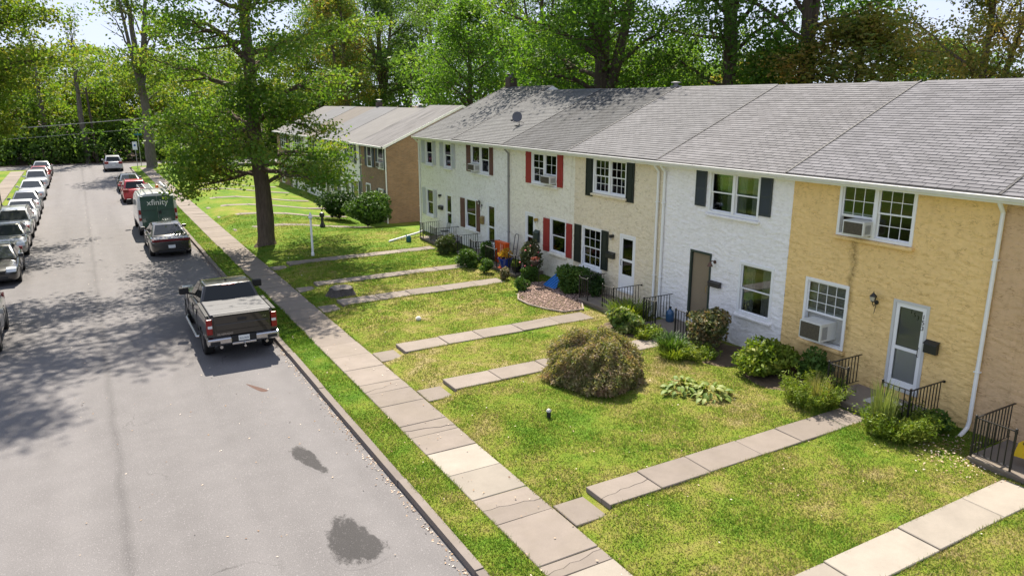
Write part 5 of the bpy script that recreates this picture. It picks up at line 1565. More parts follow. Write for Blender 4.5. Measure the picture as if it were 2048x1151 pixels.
LM_MAPLE = leaf_mat('maple_leaves', [(0.057, 0.132, 0.021), (0.086, 0.178, 0.025), (0.121, 0.218, 0.032), (0.178, 0.247, 0.041), (0.253, 0.230, 0.052)], 0.54, .45)
LM_BRIGHT = leaf_mat('bright_leaves', [(0.057, 0.144, 0.021), (0.092, 0.196, 0.025), (0.127, 0.236, 0.032), (0.190, 0.270, 0.046)], 0.56, .35)
LM_DARK = leaf_mat('dark_leaves', [(0.058, 0.124, 0.029), (0.085, 0.163, 0.034), (0.117, 0.202, 0.042), (0.169, 0.234, 0.052)], 0.55, .4)
LM_YEL = leaf_mat('yellow_green_leaves', [(0.061, 0.127, 0.018), (0.094, 0.176, 0.024), (0.138, 0.220, 0.031), (0.209, 0.248, 0.040), (0.297, 0.259, 0.050)], 0.54, .35)
LM_RUST = leaf_mat('rusty_leaves', [(0.098, 0.158, 0.036), (0.143, 0.195, 0.045), (0.217, 0.217, 0.057), (0.315, 0.247, 0.068), (0.390, 0.225, 0.068)], 0.55, .5)
LM_ORANGE = leaf_mat('orange_leaves', [(0.072, 0.144, 0.024), (0.108, 0.192, 0.030), (0.156, 0.216, 0.036), (0.312, 0.228, 0.048), (0.480, 0.204, 0.048)], 0.54, .25)

# --- the street trees
G_MAIN = tree_geo('main', 3, 21, .40, 2.9, 6.4, limbs=34, subs=8, tips=5, per=46, sig=.40, leaf=.088, droop=.26, skip=.13, rise=.55, flat=.45, leafm=LM_MAPLE, lean=(.2, .3), low=[(3.9, 2.75, 3.9, .06), (4.0, 5.55, 4.6, .06), (4.6, 3.5, 4.0, .10), (5.2, 4.4, 4.6, .15), (6.4, 5.3, 4.8, .10), (5.8, 2.4, 4.6, .12)])
put_tree('maple_tree', 'big street maple with low layered branches beside the sidewalk', G_MAIN, (7.6, 38.9, .2), 0.0)
G_SPARSE = tree_geo('sparse', 9, 23, .55, 7.0, 6.8, limbs=24, subs=6, tips=3, per=20, sig=.55, leaf=.17, rise=1.25, flat=.7, shape='vase', leafm=LM_YEL, barkm=M_BARKG, skip=.22,
                    fork=[(7.5, -2.2, 1.0, .25), (8.5, 2.4, -1.0, .24), (10, -.6, -2.0, .2)])
put_tree('street_tree', 'tall thin crowned tree at the far right kerb', G_SPARSE, (6.9, 93.5, .1), 1.2)
G_LEFT = tree_geo('left', 21, 18, .42, 5.6, 6.9, limbs=36, subs=8, tips=5, per=40, sig=.5, leaf=.115, droop=.22, rise=.6, flat=.5, leafm=LM_YEL)
put_tree('overhanging_tree', 'sunlit yellow green tree overhanging the left edge of the street', G_LEFT, (-6.3, 50.0, .1), .3, .93)
put_tree('street_tree', 'yellow green tree behind the parked cars at far left', G_LEFT, (-12.6, 77.0, .1), 2.1, .92)
G_SHADE = tree_geo('shade', 23, 24, .5, 11.6, 7.6, limbs=34, subs=8, tips=5, per=34, sig=.46, leaf=.12, rise=.7, flat=.5, leafm=LM_MAPLE, lean=(4.0, -1.0), skip=.16)
put_tree('shade_tree', 'tall tree left of the street whose shade falls on the road', G_SHADE, (-5.3, 38.0, .1), 0.0)

# --- trees behind the houses
G_BROAD = tree_geo('broad', 31, 22, .62, 6.5, 8.2, limbs=38, subs=8, tips=5, per=34, sig=.58, leaf=.115, skip=.06, rise=.75, flat=.6, leafm=LM_BRIGHT, fork=[(6.5, -3.0, .8, .36), (9.0, 2.2, -1.2, .30)])
G_OPEN = tree_geo('open', 41, 23, .48, 7.0, 5.8, limbs=28, subs=7, tips=4, per=36, sig=.52, leaf=.115, rise=1.0, flat=.6, leafm=LM_DARK, skip=.16, fork=[(7.0, 1.8, 1.6, .27)])
G_DENSE = tree_geo('dense', 51, 16, .35, 3.0, 5.6, limbs=32, subs=7, tips=5, per=30, sig=.58, leaf=.11, skip=.12, rise=.6, flat=.65, leafm=LM_DARK)
def behind(name, label, geo, u, X, rz, sc, leafm=None, group='trees behind the row houses'):
    p = at_x(u, 175, X)
    return put_tree(name, label, geo, (p.x, p.y, .3), rz, sc, group, leafm)
behind('broad_tree', 'big bright green tree with split trunk behind the red shutter roof', G_BROAD, 1212, 27.6, 2.2, 1.0)
behind('open_tree', 'thin crowned tree with twin stems behind the white house roof', G_OPEN, 1462, 32, .4, 1.0)
behind('open_tree', 'tall single stem tree left of the rusty tree', G_OPEN, 1600, 33, 2.9, 1.04, LM_BRIGHT)
behind('rusty_tree', 'rusty brown and green tree behind the yellow house roof', G_DENSE, 1715, 33, 1.0, (1.1, 1.1, .69), LM_RUST)
behind('open_tree', 'dark tree with yellow leaf tufts at the upper right corner', G_OPEN, 1965, 31, 4.4, .60, LM_RUST)
behind('dense_tree', 'low dark green tree under the rusty tree at right', G_DENSE, 1880, 42, .2, (1.0, 1.0, .64))
behind('dense_tree', 'bright green tree just right of the split trunk tree', G_DENSE, 1335, 38, 3.0, (1.0, 1.0, .68), LM_BRIGHT)
behind('dense_tree', 'small rusty tree between the two thin stems', G_DENSE, 1530, 37, 2.0, (.85, .85, .61), LM_RUST)
behind('dark_tree', 'dark tree with branching trunk behind the far row of houses', G_BROAD, 765, 34, 4.0, 1.0, LM_DARK)
behind('dark_tree', 'dark green tree left of the branching trunk, behind the far roofs', G_DENSE, 660, 36, 1.4, (1.3, 1.3, 1.5))
behind('bright_tree', 'bright green tree above the gap between the two rows', G_DENSE, 940, 31, 5.0, (1.05, 1.05, 1.0), LM_BRIGHT)
behind('orange_tree', 'tree with orange tinted crown above the far roofs', G_OPEN, 690, 27.5, 1.9, .86, LM_ORANGE)
behind('dark_tree', 'tall dark tree filling the sky above the far row', G_BROAD, 860, 46, .9, 1.05, LM_DARK)
behind('dark_tree', 'dark tree behind the middle of the near roof', G_BROAD, 1080, 46, 5.2, 1.0, LM_DARK)

# --- far woodland: reads as one mass
def woodland(name, label, boxes, n, leaf, leafm, seed, cat='woodland'):
    rg = np.random.default_rng(seed)
    tot = sum(b[-1] for b in boxes); Ps = []; tubes = []
    for (x0, x1, y0, y1, z0, z1, crowns, wt) in boxes:
        k = int(n*wt/tot); cc = np.stack([rg.uniform(x0, x1, crowns), rg.uniform(y0, y1, crowns), rg.uniform(z0, z1, crowns)], 1)
        rad = rg.uniform(1.2, 3.4, crowns)
        pick = rg.choice(crowns, k, p=rad**2/np.sum(rad**2))
        d = nrmz(rg.standard_normal((k, 3)))*(rg.uniform(.3, 1, k)**.45)[:, None]*rad[pick][:, None]
        P = cc[pick] + d*np.array([1, 1, .75])
        Ps.append(P[P[:, 2] > .05])
        for q in range(0, crowns, 5):
            c = cc[q]; h = c[2] + 1.5
            tubes.append((np.array([[c[0], c[1], -.1], [c[0]+rg.normal(0, .3), c[1], h*.5], [c[0]+rg.normal(0, .5), c[1], h]]), np.array([.2, .15, .05]), 5))
    V, F = leaf_quads(np.concatenate(Ps), leaf, rg, .6, .3)
    me = np_mesh(name, V, F); me.materials.append(leafm)
    o = tag(link(bpy.data.objects.new(name, me)), label, cat, kind='stuff')
    t = tubes_mesh('trunks', tubes, M_BARK)
    tag(link(bpy.data.objects.new('trunks', t), o), kind='stuff')
    return o
woodland('woodland', 'dense sunlit wood closing the far end of the street', [(-34, 40, 109, 122, 2.5, 10, 170, 1.0), (-34, 40, 118, 135, 6, 14, 120, .7)], 165000, .20, LM_YEL, 5)
woodland('undergrowth', 'dark undergrowth along the foot of the far wood', [(-34, 60, 106.0, 112, .3, 3.4, 150, 1.0), (-34, 60, 114, 126, 1, 5, 90, .6)], 85000, .21, LM_DARK, 15, 'undergrowth')
woodland('woodland', 'dark wood behind the far row of houses', [(30, 75, 62, 110, 3, 15, 150, 1.0), (46, 64, 52, 70, 4, 10, 50, .3)], 70000, .24, LM_DARK, 6)
G_BARE = tree_geo('bare', 61, 15, .33, 7.5, 3.6, limbs=12, subs=5, tips=2, per=8, sig=.4, leaf=.17, rise=1.5, flat=.8, shape='vase', leafm=LM_YEL, barkm=M_BARKG, skip=.45)
p = at_y(165, 250, 107.5)
put_tree('bare_tree', 'half bare tree with pale trunk at the end of the street', G_BARE, (p.x, 107.5, -.05), .5, 1.1)
p = at_y(88, 250, 110)
put_tree('bare_tree', 'thin stemmed yellowing tree left of the half bare tree', G_BARE, (p.x, 110, -.05), 2.8, 1.05)

# --- shrubs and garden plants
def bush(name, label, loc, rad, n, size, leafm, seed, lobes=9, flatb=.35, hang=0.0, aspect=.55, stems=5, group='garden shrubs', cat='shrub', box=False):
    rg = np.random.default_rng(seed)
    rx, ry, rz = rad
    c = thing(name, label, cat, loc, 0, group)
    lc = nrmz(rg.standard_normal((lobes, 3)))*rg.uniform(.25, .62, lobes)[:, None]; lr = rg.uniform(.38, .62, lobes)
    if box: lc = rg.uniform(-.55, .55, (lobes, 3)); lr = np.full(lobes, .46)
    pk = rg.integers(0, lobes, n)
    d = nrmz(rg.standard_normal((n, 3)))*(rg.uniform(.15, 1, n)**.33)[:, None]
    P = (lc[pk] + d*lr[pk][:, None])
    P[:, 2] = np.maximum(P[:, 2], -.95 + rg.uniform(0, .12, n))
    P = P*np.array([rx, ry, rz]) + np.array([0, 0, rz*.92])
    V, F = leaf_quads(P, size, rg, aspect, flatb, hang)
    me = np_mesh('foliage', V, F); me.materials.append(leafm); link(bpy.data.objects.new('foliage', me), c)
    if stems:
        tb = []
        for k in range(stems):
            a = rg.uniform(0, 6.28); q = np.array([math.cos(a)*rx*.5, math.sin(a)*ry*.5, rz*1.2])
            tb.append((np.array([[q[0]*.1, q[1]*.1, -.05], q*.5, q]), np.array([.03, .02, .008])*max(.5, rz), 5))
        link(bpy.data.objects.new('stems', tubes_mesh('stems', tb, M_BARK)), c)
    return c

def blades(name, label, loc, n, hgt, spread, width, leafm, seed, group='garden plants', cat='plant', plume=False, lean=.6):
    rg = np.random.default_rng(seed)
    c = thing(name, label, cat, loc, 0, group)
    a = rg.uniform(0, 6.283, n); r = spread*.45*np.sqrt(rg.uniform(0, 1, n)); h = hgt*rg.uniform(.5, 1.1, n)
    b = np.stack([r*np.cos(a), r*np.sin(a), np.full(n, -.02)], 1)
    oa = a + rg.normal(0, .6, n); out = spread*lean*rg.uniform(.2, 1.0, n)
    dirv = np.stack([np.cos(oa), np.sin(oa), np.zeros(n)], 1); side = np.stack([-np.sin(oa), np.cos(oa), np.zeros(n)], 1)
    w = width*rg.uniform(.6, 1.2, n)
    Vs = []
    for (t, ww) in ((0, .8), (.4, 1.0), (.78, .7), (1.0, .05)):
        ctr = b + dirv*(out*t**1.8)[:, None] + np.stack([0*h, 0*h, h*(t - .22*t**3)], 1)
        Vs += [ctr - side*(w*ww)[:, None], ctr + side*(w*ww)[:, None]]
    V = np.stack(Vs, 1).reshape(-1, 3)
    q = np.array([[0, 1, 3, 2], [2, 3, 5, 4], [4, 5, 7, 6]])
    F = (np.arange(n)*8)[:, None, None] + q[None]
    me = np_mesh('foliage', V, F.reshape(-1, 4)); me.materials.append(leafm); link(bpy.data.objects.new('foliage', me), c)
    return c

def wispy(name, label, loc, stems, hgt, spread, leaves, size, leafm, seed, aspect=.38):
    """loose many-stemmed weed: arching stems, each set with small leaves"""
    rg = np.random.default_rng(seed)
    c = thing(name, label, 'plant', loc, 0, 'garden plants')
    P = []; tb = []
    for k in range(stems):
        a = rg.uniform(0, 6.283); r = spread*.55*math.sqrt(rg.random()); h = hgt*rg.uniform(.35, 1.05)*(1 - .35*r/spread)
        oa = a + rg.normal(0, .5); out = h*rg.uniform(.15, .75)
        t = np.linspace(0, 1, 5)[:, None]
        b = np.array([r*math.cos(a), r*math.sin(a), -.02]); d = np.array([math.cos(oa), math.sin(oa), 0])
        path = b + d*out*t**1.7 + np.array([0, 0, 1])*h*(t - .18*t**3)
        tb.append((path, np.array([.007, .006, .005, .004, .002]), 3))
        u = rg.uniform(.12, 1.0, leaves)
        q = np.stack([np.interp(u, t[:, 0], path[:, i]) for i in range(3)], 1) + rg.normal(0, .035, (leaves, 3))
        P.append(q)
    V, F = leaf_quads(np.concatenate(P), size, rg, aspect, .5, -.3)
    me = np_mesh('foliage', V, F); me.materials.append(leafm); link(bpy.data.objects.new('foliage', me), c)
    link(bpy.data.objects.new('stems', tubes_mesh('stems', tb, leafm)), c)
    return c

L_SHRUB = leaf_mat('shrub_green', [(.03, .07, .012), (.05, .11, .018), (.08, .15, .025), (.12, .19, .035)], .3, 2.0)
L_LIME = leaf_mat('shrub_lime', [(.07, .13, .012), (.12, .19, .02), (.19, .25, .03), (.27, .29, .05)], .35, 2.5)
L_DKSHRUB = leaf_mat('shrub_dark', [(.018, .045, .010), (.03, .07, .014), (.05, .10, .02)], .25, 2.0)
L_MOTTLE = leaf_mat('shrub_mottled', [(.05, .08, .03), (.09, .115, .04), (.16, .16, .08), (.22, .14, .06), (.26, .27, .16)], .25, 3.0)
L_LACE = leaf_mat('laceleaf_maple', [(.115, .165, .045), (.175, .190, .065), (.25, .22, .105), (.33, .265, .155), (.34, .20, .155)], .44, 3.2)
L_HOSTA = leaf_mat('hosta_leaf', [(.075, .145, .02), (.12, .195, .03), (.18, .24, .045), (.29, .31, .09)], .3, 3.0)
L_ROSE = leaf_mat('rose_leaf', [(.03, .06, .02), (.06, .09, .03), (.10, .12, .05), (.16, .12, .06)], .25, 3.0)
GZ = lambda x, y: float(gz(x, y))

# weeping laceleaf maple: a dome of hanging fine leaves
def lace_maple(x, y):
    rg = np.random.default_rng(77); n = 38000
    c = thing('laceleaf_maple', 'weeping bronze laceleaf maple dome in the middle of the lawn', 'shrub', (x, y, GZ(x, y)))
    th = rg.uniform(0, 6.283, n); ph = np.arccos(rg.uniform(-.05, 1, n))
    d = np.stack([np.sin(ph)*np.cos(th), np.sin(ph)*np.sin(th), np.cos(ph)], 1)
    lump = 1 + .07*np.sin(3*th + 1) + .06*np.sin(5*th + 4*ph) + .05*np.sin(9*ph + 2*th) + .035*np.sin(17*th + 11*ph)
    rr = (rg.uniform(.55, 1.0, n)**.35)*lump + rg.normal(0, .02, n)
    P = d*rr[:, None]*np.array([1.27, 1.36, 1.12]); P[:, 2] = P[:, 2]*(1 + .0) + .10
    P[:, 2] -= .22*(np.sin(ph)**4)*rg.uniform(0, 1, n)
    P[:, 2] = np.maximum(P[:, 2], .03 + rg.uniform(0, .1, n))
    a = nrmz(d*np.array([.8, .8, .2]) + np.array([0, 0, -.55])*(np.sin(ph)[:, None] + .15) + rg.normal(0, .75, (n, 3)))
    nn = nrmz(np.cross(a, rg.standard_normal((n, 3)))); s = rg.uniform(.025, .052, n)[:, None]
    V = np.stack([P - a*s, P + nn*s*.38, P + a*s*1.1, P - nn*s*.38], 1).reshape(-1, 3)
    me = np_mesh('foliage', V, np.arange(4*n).reshape(n, 4)); me.materials.append(L_LACE); link(bpy.data.objects.new('foliage', me), c)
    tb = []
    for k in range(9):
        an = k*.7; tb.append((np.array([[0, 0, -.05], [.05*math.cos(an), .05*math.sin(an), .5], [.5*math.cos(an), .5*math.sin(an), .95], [1.0*math.cos(an), 1.05*math.sin(an), .7]]), np.array([.07, .05, .03, .01]), 6))
    link(bpy.data.objects.new('trunk', tubes_mesh('trunk', tb, M_BARK)), c)
LMX, LMY = 11.05, 14.85
lace_maple(LMX, LMY)

def hosta(label, x, y, n, rad, seed):
    rg = random.Random(seed)
    c = thing('hosta', label, 'plant', (x, y, GZ(x, y)), 0, 'hostas')
    vs = []; fs = []
    for i, t in enumerate((0, .25, .5, .75, 1.0)):
        w = (.012, .05, .062, .045, .004)[i]; zz = .10*t - .16*t*t
        vs += [(t*.26, -w, zz+.012), (t*.26, 0, zz), (t*.26, w, zz+.012)]
    for i in range(4):
        b = i*3; fs += [(b, b+1, b+4, b+3), (b+1, b+2, b+5, b+4)]
    me = bpy.data.meshes.new('leaf'); me.from_pydata(vs, [], fs); me.materials.append(L_HOSTA); me.polygons.foreach_set('use_smooth', [True]*len(fs))
    for k in range(n):
        o = bpy.data.objects.new('leaf', me); a = rg.uniform(0, 6.28); r = rad*math.sqrt(rg.random())
        o.location = (r*math.cos(a), r*math.sin(a)*.8, .05 + .24*(1 - r/rad) + rg.uniform(0, .08)); o.rotation_euler = (rg.uniform(-.3, .3), rg.uniform(-.5, .35) + .3*r/rad, a + rg.uniform(-.6, .6))
        s = rg.uniform(.55, 1.0); o.scale = (s, s, s); link(o, c)
hosta('pale hosta clump in the lawn right of the bronze maple dome, left half', 12.35, 13.0, 75, .46, 1)
hosta('pale hosta clump in the lawn right of the bronze maple dome, right half', 12.75, 12.35, 75, .48, 2)

bush('shrub', 'lime green shrub against the corner of the yellow and white walls', (15.1, 12.75, .34), (.92, .85, .52), 5200, .062, L_LIME, 3, 10)
bush('shrub', 'taller green shrub under the lower yellow window', (15.75, 11.75, .34), (.42, .55, .44), 1800, .06, L_SHRUB, 4, 8)
wispy('weed_clump', 'bright grassy weed clump left of the 153 porch', (14.5, 10.78, .36), 190, .95, 1.0, 34, .046, L_LIME, 5, .26)
blades('grass_tuft', 'seed heads of wild grass above the weed clump left of the 153 porch', (14.5, 10.62, .40), 240, .95, .55, .006, leaf_mat('seed_head', [(.16, .19, .05), (.26, .25, .09), (.36, .30, .14)], .35, 3), 56, lean=.5)
blades('weed_clump', 'long grass among the feathery weeds right of the 153 porch', (14.6, 8.75, .36), 420, .55, .9, .009, L_LIME, 55)
wispy('weed_clump', 'tall pale feathery weeds right of the 153 porch', (14.75, 8.75, .36), 210, .85, 1.15, 34, .036, L_LIME, 6, .4)
blades('weed_clump', 'thin tall weed stalks in front of the 153 railing', (14.6, 9.05, .36), 220, 1.45, .55, .008, leaf_mat('pale_weed', [(.14, .19, .05), (.20, .25, .08), (.28, .30, .14)], .35, 3), 7, lean=.35)
bush('weed_clump', 'low dark weeds at the foot of the yellow wall downspout', (15.6, 8.45, .36), (.55, .5, .26), 1300, .05, L_SHRUB, 8, 7, cat='plant', group='garden plants')
bush('shrub', 'large mottled shrub with pale leaves in front of the white house', (15.15, 14.9, .36), (.80, .85, .74), 5200, .058, L_MOTTLE, 9, 10)
wispy('weed_clump', 'small yellow green plant left of the large mottled shrub', (14.45, 14.55, .36), 80, .55, .7, 26, .042, L_LIME, 10, .4)
blades('iris_clump', 'upright iris leaves beside the end of the white house walk', (14.25, 15.45, .36), 260, .62, .75, .022, L_SHRUB, 11)
blades('iris_clump', 'straggling grassy plant at the edge of the white house bed', (14.0, 15.0, .36), 420, .42, .9, .012, L_LIME, 12)
bush('hosta_bed', 'large leafy hosta clump left of the white house porch', (14.2, 17.55, .36), (.62, .80, .40), 2600, .085, leaf_mat('hosta_bed_leaf', [(.05, .11, .02), (.10, .17, .035), (.20, .24, .07), (.30, .30, .12)], .3, 3), 13, 9, cat='plant', group='garden plants')
wispy('weed_clump', 'low yellowing plants right of the hosta clump', (14.4, 16.75, .36), 70, .55, .65, 26, .045, L_LIME, 14, .4)
blades('day_lily', 'arching day lily leaves behind the hosta clump', (15.1, 18.5, .36), 520, .85, 1.1, .016, L_LIME, 15)
bush('shrub', 'dark evergreen shrub under the black shutter window', (15.5, 22.25, .36), (.62, .95, .60), 5200, .06, L_SHRUB, 16, 10)
bush('shrub', 'dark evergreen shrub behind the cream house railing', (15.75, 21.25, .36), (.38, .4, .55), 1900, .05, L_DKSHRUB, 17, 7)
bush('rose_bush', 'rose bush with pink blooms beside the red shutter porch', (15.3, 25.15, .36), (.55, .50, .92), 3200, .055, L_ROSE, 18, 9)
bush('boxwood', 'round clipped shrub below the rose bush', (15.0, 24.75, .36), (.42, .42, .38), 2000, .045, L_SHRUB, 19, 8)
bush('boxwood', 'small round shrub in the middle of the rock bed edge', (14.05, 23.65, .34), (.36, .36, .30), 1500, .045, L_SHRUB, 20, 7)
bush('boxwood', 'small round shrub at the red shutter house step', (14.35, 25.6, .34), (.30, .30, .32), 1200, .045, L_MOTTLE, 21, 6)
bush('boxwood', 'small clipped bush left of the red shutter house step', (14.25, 27.15, .34), (.42, .42, .33), 1700, .045, L_SHRUB, 22, 8, box=True)
bush('boxwood', 'square clipped bush in front of the orange door porch', (14.15, 28.55, .34), (.55, .55, .48), 3600, .05, L_SHRUB, 23, 14, box=True)
bush('boxwood', 'rounded bush beside the orange bin', (15.2, 28.75, .34), (.42, .42, .62), 2400, .05, L_SHRUB, 24, 8)
bush('boxwood', 'brownish clipped bush between the far white door and orange door', (14.6, 31.65, .34), (.55, .6, .52), 3200, .05, leaf_mat('dry_box', [(.04, .07, .015), (.07, .10, .025), (.13, .12, .04)], .25, 2), 25, 12, box=True)
bush('shrub', 'large dark green shrub in front of the brown brick house', (15.1, 44.3, -.1), (1.7, 1.5, 1.15), 7000, .10, L_SHRUB, 26, 14)
bush('shrub', 'dark shrub left of the large shrub at the brick house', (14.6, 48.9, -.2), (1.3, 1.3, 1.15), 4200, .10, L_DKSHRUB, 27, 12)
for k, (u, v, s, lb) in enumerate(((395, 352, 1.1, 'round yellow green shrub left of the street maple'), (455, 335, 1.5, 'dark shrub by the far houses left of the maple trunk'), (360, 320, 1.6, 'low spreading shrub near the tall street tree'), (575, 340, 1.4, 'shrub at the far house wall right of the maple trunk'))):
    q = at_z(u, v + 10, .1)
    bush('shrub', lb, (q.x, q.y, GZ(q.x, q.y)), (1.5*s, 1.5*s, .85*s), 3000, .13, (LM_YEL, L_DKSHRUB, LM_YEL, L_SHRUB)[k], 30 + k, 10)
bush('shrub', 'yellow bush behind the left sidewalk', (-8.6, 66.0, .1), (1.2, 1.5, 1.6), 2600, .13, LM_YEL, 40, 10)
# bloom heads of the rose bush, each its own object under the bush
rb = [o for o in COL.objects if o.name.startswith('rose_bush')][0]
rgb_ = random.Random(5)
bm_ = MB(); bm_.lathe([(.01, -.02), (.035, -.01), (.045, .015), (.03, .035), (.008, .03)], 8); bme_ = bm_.mesh('bloom'); bme_.materials.append(mat('pink_petal', (.40, .07, .085), .6))
for k in range(7):
    o = bpy.data.objects.new('bloom', bme_); a = rgb_.uniform(1.5, 5.2); zz = rgb_.uniform(.5, 1.55)
    o.location = (.50*math.cos(a), .45*math.sin(a), zz); o.rotation_euler = (rgb_.uniform(-.6, .6), rgb_.uniform(-1.2, 0), 0); o.scale = (.95,)*3; link(o, rb)

# --- beds: soil under the planting, stones beside the cream house
def bed(name, poly, z, material):
    c = (sum(p[0] for p in poly)/len(poly), sum(p[1] for p in poly)/len(poly))
    vs = []; rings = 5
    for r in range(1, rings+1):
        for (x, y) in poly:
            xx, yy = c[0]+(x-c[0])*r/rings, c[1]+(y-c[1])*r/rings; vs.append((xx, yy, GZ(xx, yy)+z*(1.0 if r < rings else -.2)))
    n = len(poly); fs = [tuple(range(n))]
    for r in range(rings-1):
        for i in range(n): fs.append((r*n+i, (r+1)*n+i, (r+1)*n+(i+1) % n, r*n+(i+1) % n))
    return tag(MB().add(vs, fs).build(name, material), kind='structure')
def ell(cx, cy, rx, ry, n=20, j=.08, seed=0):
    r_ = random.Random(seed); return [(cx+rx*math.cos(6.283*k/n)*r_.uniform(1-j, 1+j), cy+ry*math.sin(6.283*k/n)*r_.uniform(1-j, 1+j)) for k in range(n)]
bed('garden_bed', ell(LMX+.05, LMY-.1, 1.15, 1.2, 22, .06, 1), .03, M_SOIL)
bed('garden_bed', ell(15.2, 14.6, 1.0, 1.2, 20, .1, 2), .03, M_SOIL)
bed('garden_bed', ell(15.3, 12.3, .95, 1.1, 20, .1, 3), .03, M_SOIL)
bed('garden_bed', ell(14.7, 17.7, .9, 1.15, 20, .08, 4), .03, M_SOIL)
rock_poly = [(13.25, 22.6), (13.22, 21.8), (13.45, 20.9), (13.75, 20.35), (14.5, 20.25), (14.9, 20.9), (15.9, 21.6), (16.15, 23.0), (15.9, 24.4), (14.9, 24.6), (14.1, 23.9), (13.6, 23.2)]
bed('garden_bed', rock_poly, .03, M_SOIL)
def inpoly(x, y, poly):
    c = False; n = len(poly)
    for i in range(n):
        (xa, ya), (xb, yb) = poly[i], poly[i-1]
        if ((ya > y) != (yb > y)) and x < (xb-xa)*(y-ya)/(yb-ya)+xa: c = not c
    return c
def stones():
    rg = np.random.default_rng(8); Vs = []; Fs = []; base = 0
    oct_ = np.array([[1, 0, 0], [-1, 0, 0], [0, 1, 0], [0, -1, 0], [0, 0, 1], [0, 0, -1], [.6, .6, .6], [-.6, .6, .5], [.6, -.6, .5], [-.6, -.6, .6]])
    fo = np.array([[0, 6, 4], [6, 2, 4], [2, 7, 4], [7, 1, 4], [1, 9, 4], [9, 3, 4], [3, 8, 4], [8, 0, 4], [0, 5, 2], [2, 5, 1], [1, 5, 3], [3, 5, 0], [0, 2, 6], [2, 1, 7], [1, 3, 9], [3, 0, 8]])
    k = 0
    while k < 3200:
        x, y = rg.uniform(13.2, 16.2), rg.uniform(20.2, 24.7)
        if not inpoly(x, y, rock_poly): continue
        s = rg.uniform(.014, .036)*np.array([rg.uniform(.8, 1.5), rg.uniform(.8, 1.5), rg.uniform(.5, .9)]); a = rg.uniform(0, 6.28)
        v = oct_*rg.uniform(.8, 1.2, oct_.shape)*s; v = np.stack([v[:, 0]*math.cos(a)-v[:, 1]*math.sin(a), v[:, 0]*math.sin(a)+v[:, 1]*math.cos(a), v[:, 2]], 1)
        Vs.append(v + np.array([x, y, GZ(x, y)+.035])); Fs.append(fo + base); base += 10; k += 1
    me = np_mesh('stones', np.concatenate(Vs), np.concatenate(Fs)); me.materials.append(mat('pinkish_stone', (.30, .21, .17), .9, piece=.5))
    tag(link(bpy.data.objects.new('stones', me)), 'pinkish loose stones covering the bed at the cream house', 'stones', kind='stuff')
stones()
em = MB()
for a, b in zip(rock_poly[-1:] + rock_poly[:5], rock_poly[:6]):
    em.tube([(a[0], a[1], GZ(*a)+.05), (b[0], b[1], GZ(*b)+.05)], .028, 6)
tag(em.build('bed_edging', mat('edging_stone', (.28, .23, .19), .9, var=.3)), 'thin pale edging along the curved stone bed', 'edging')

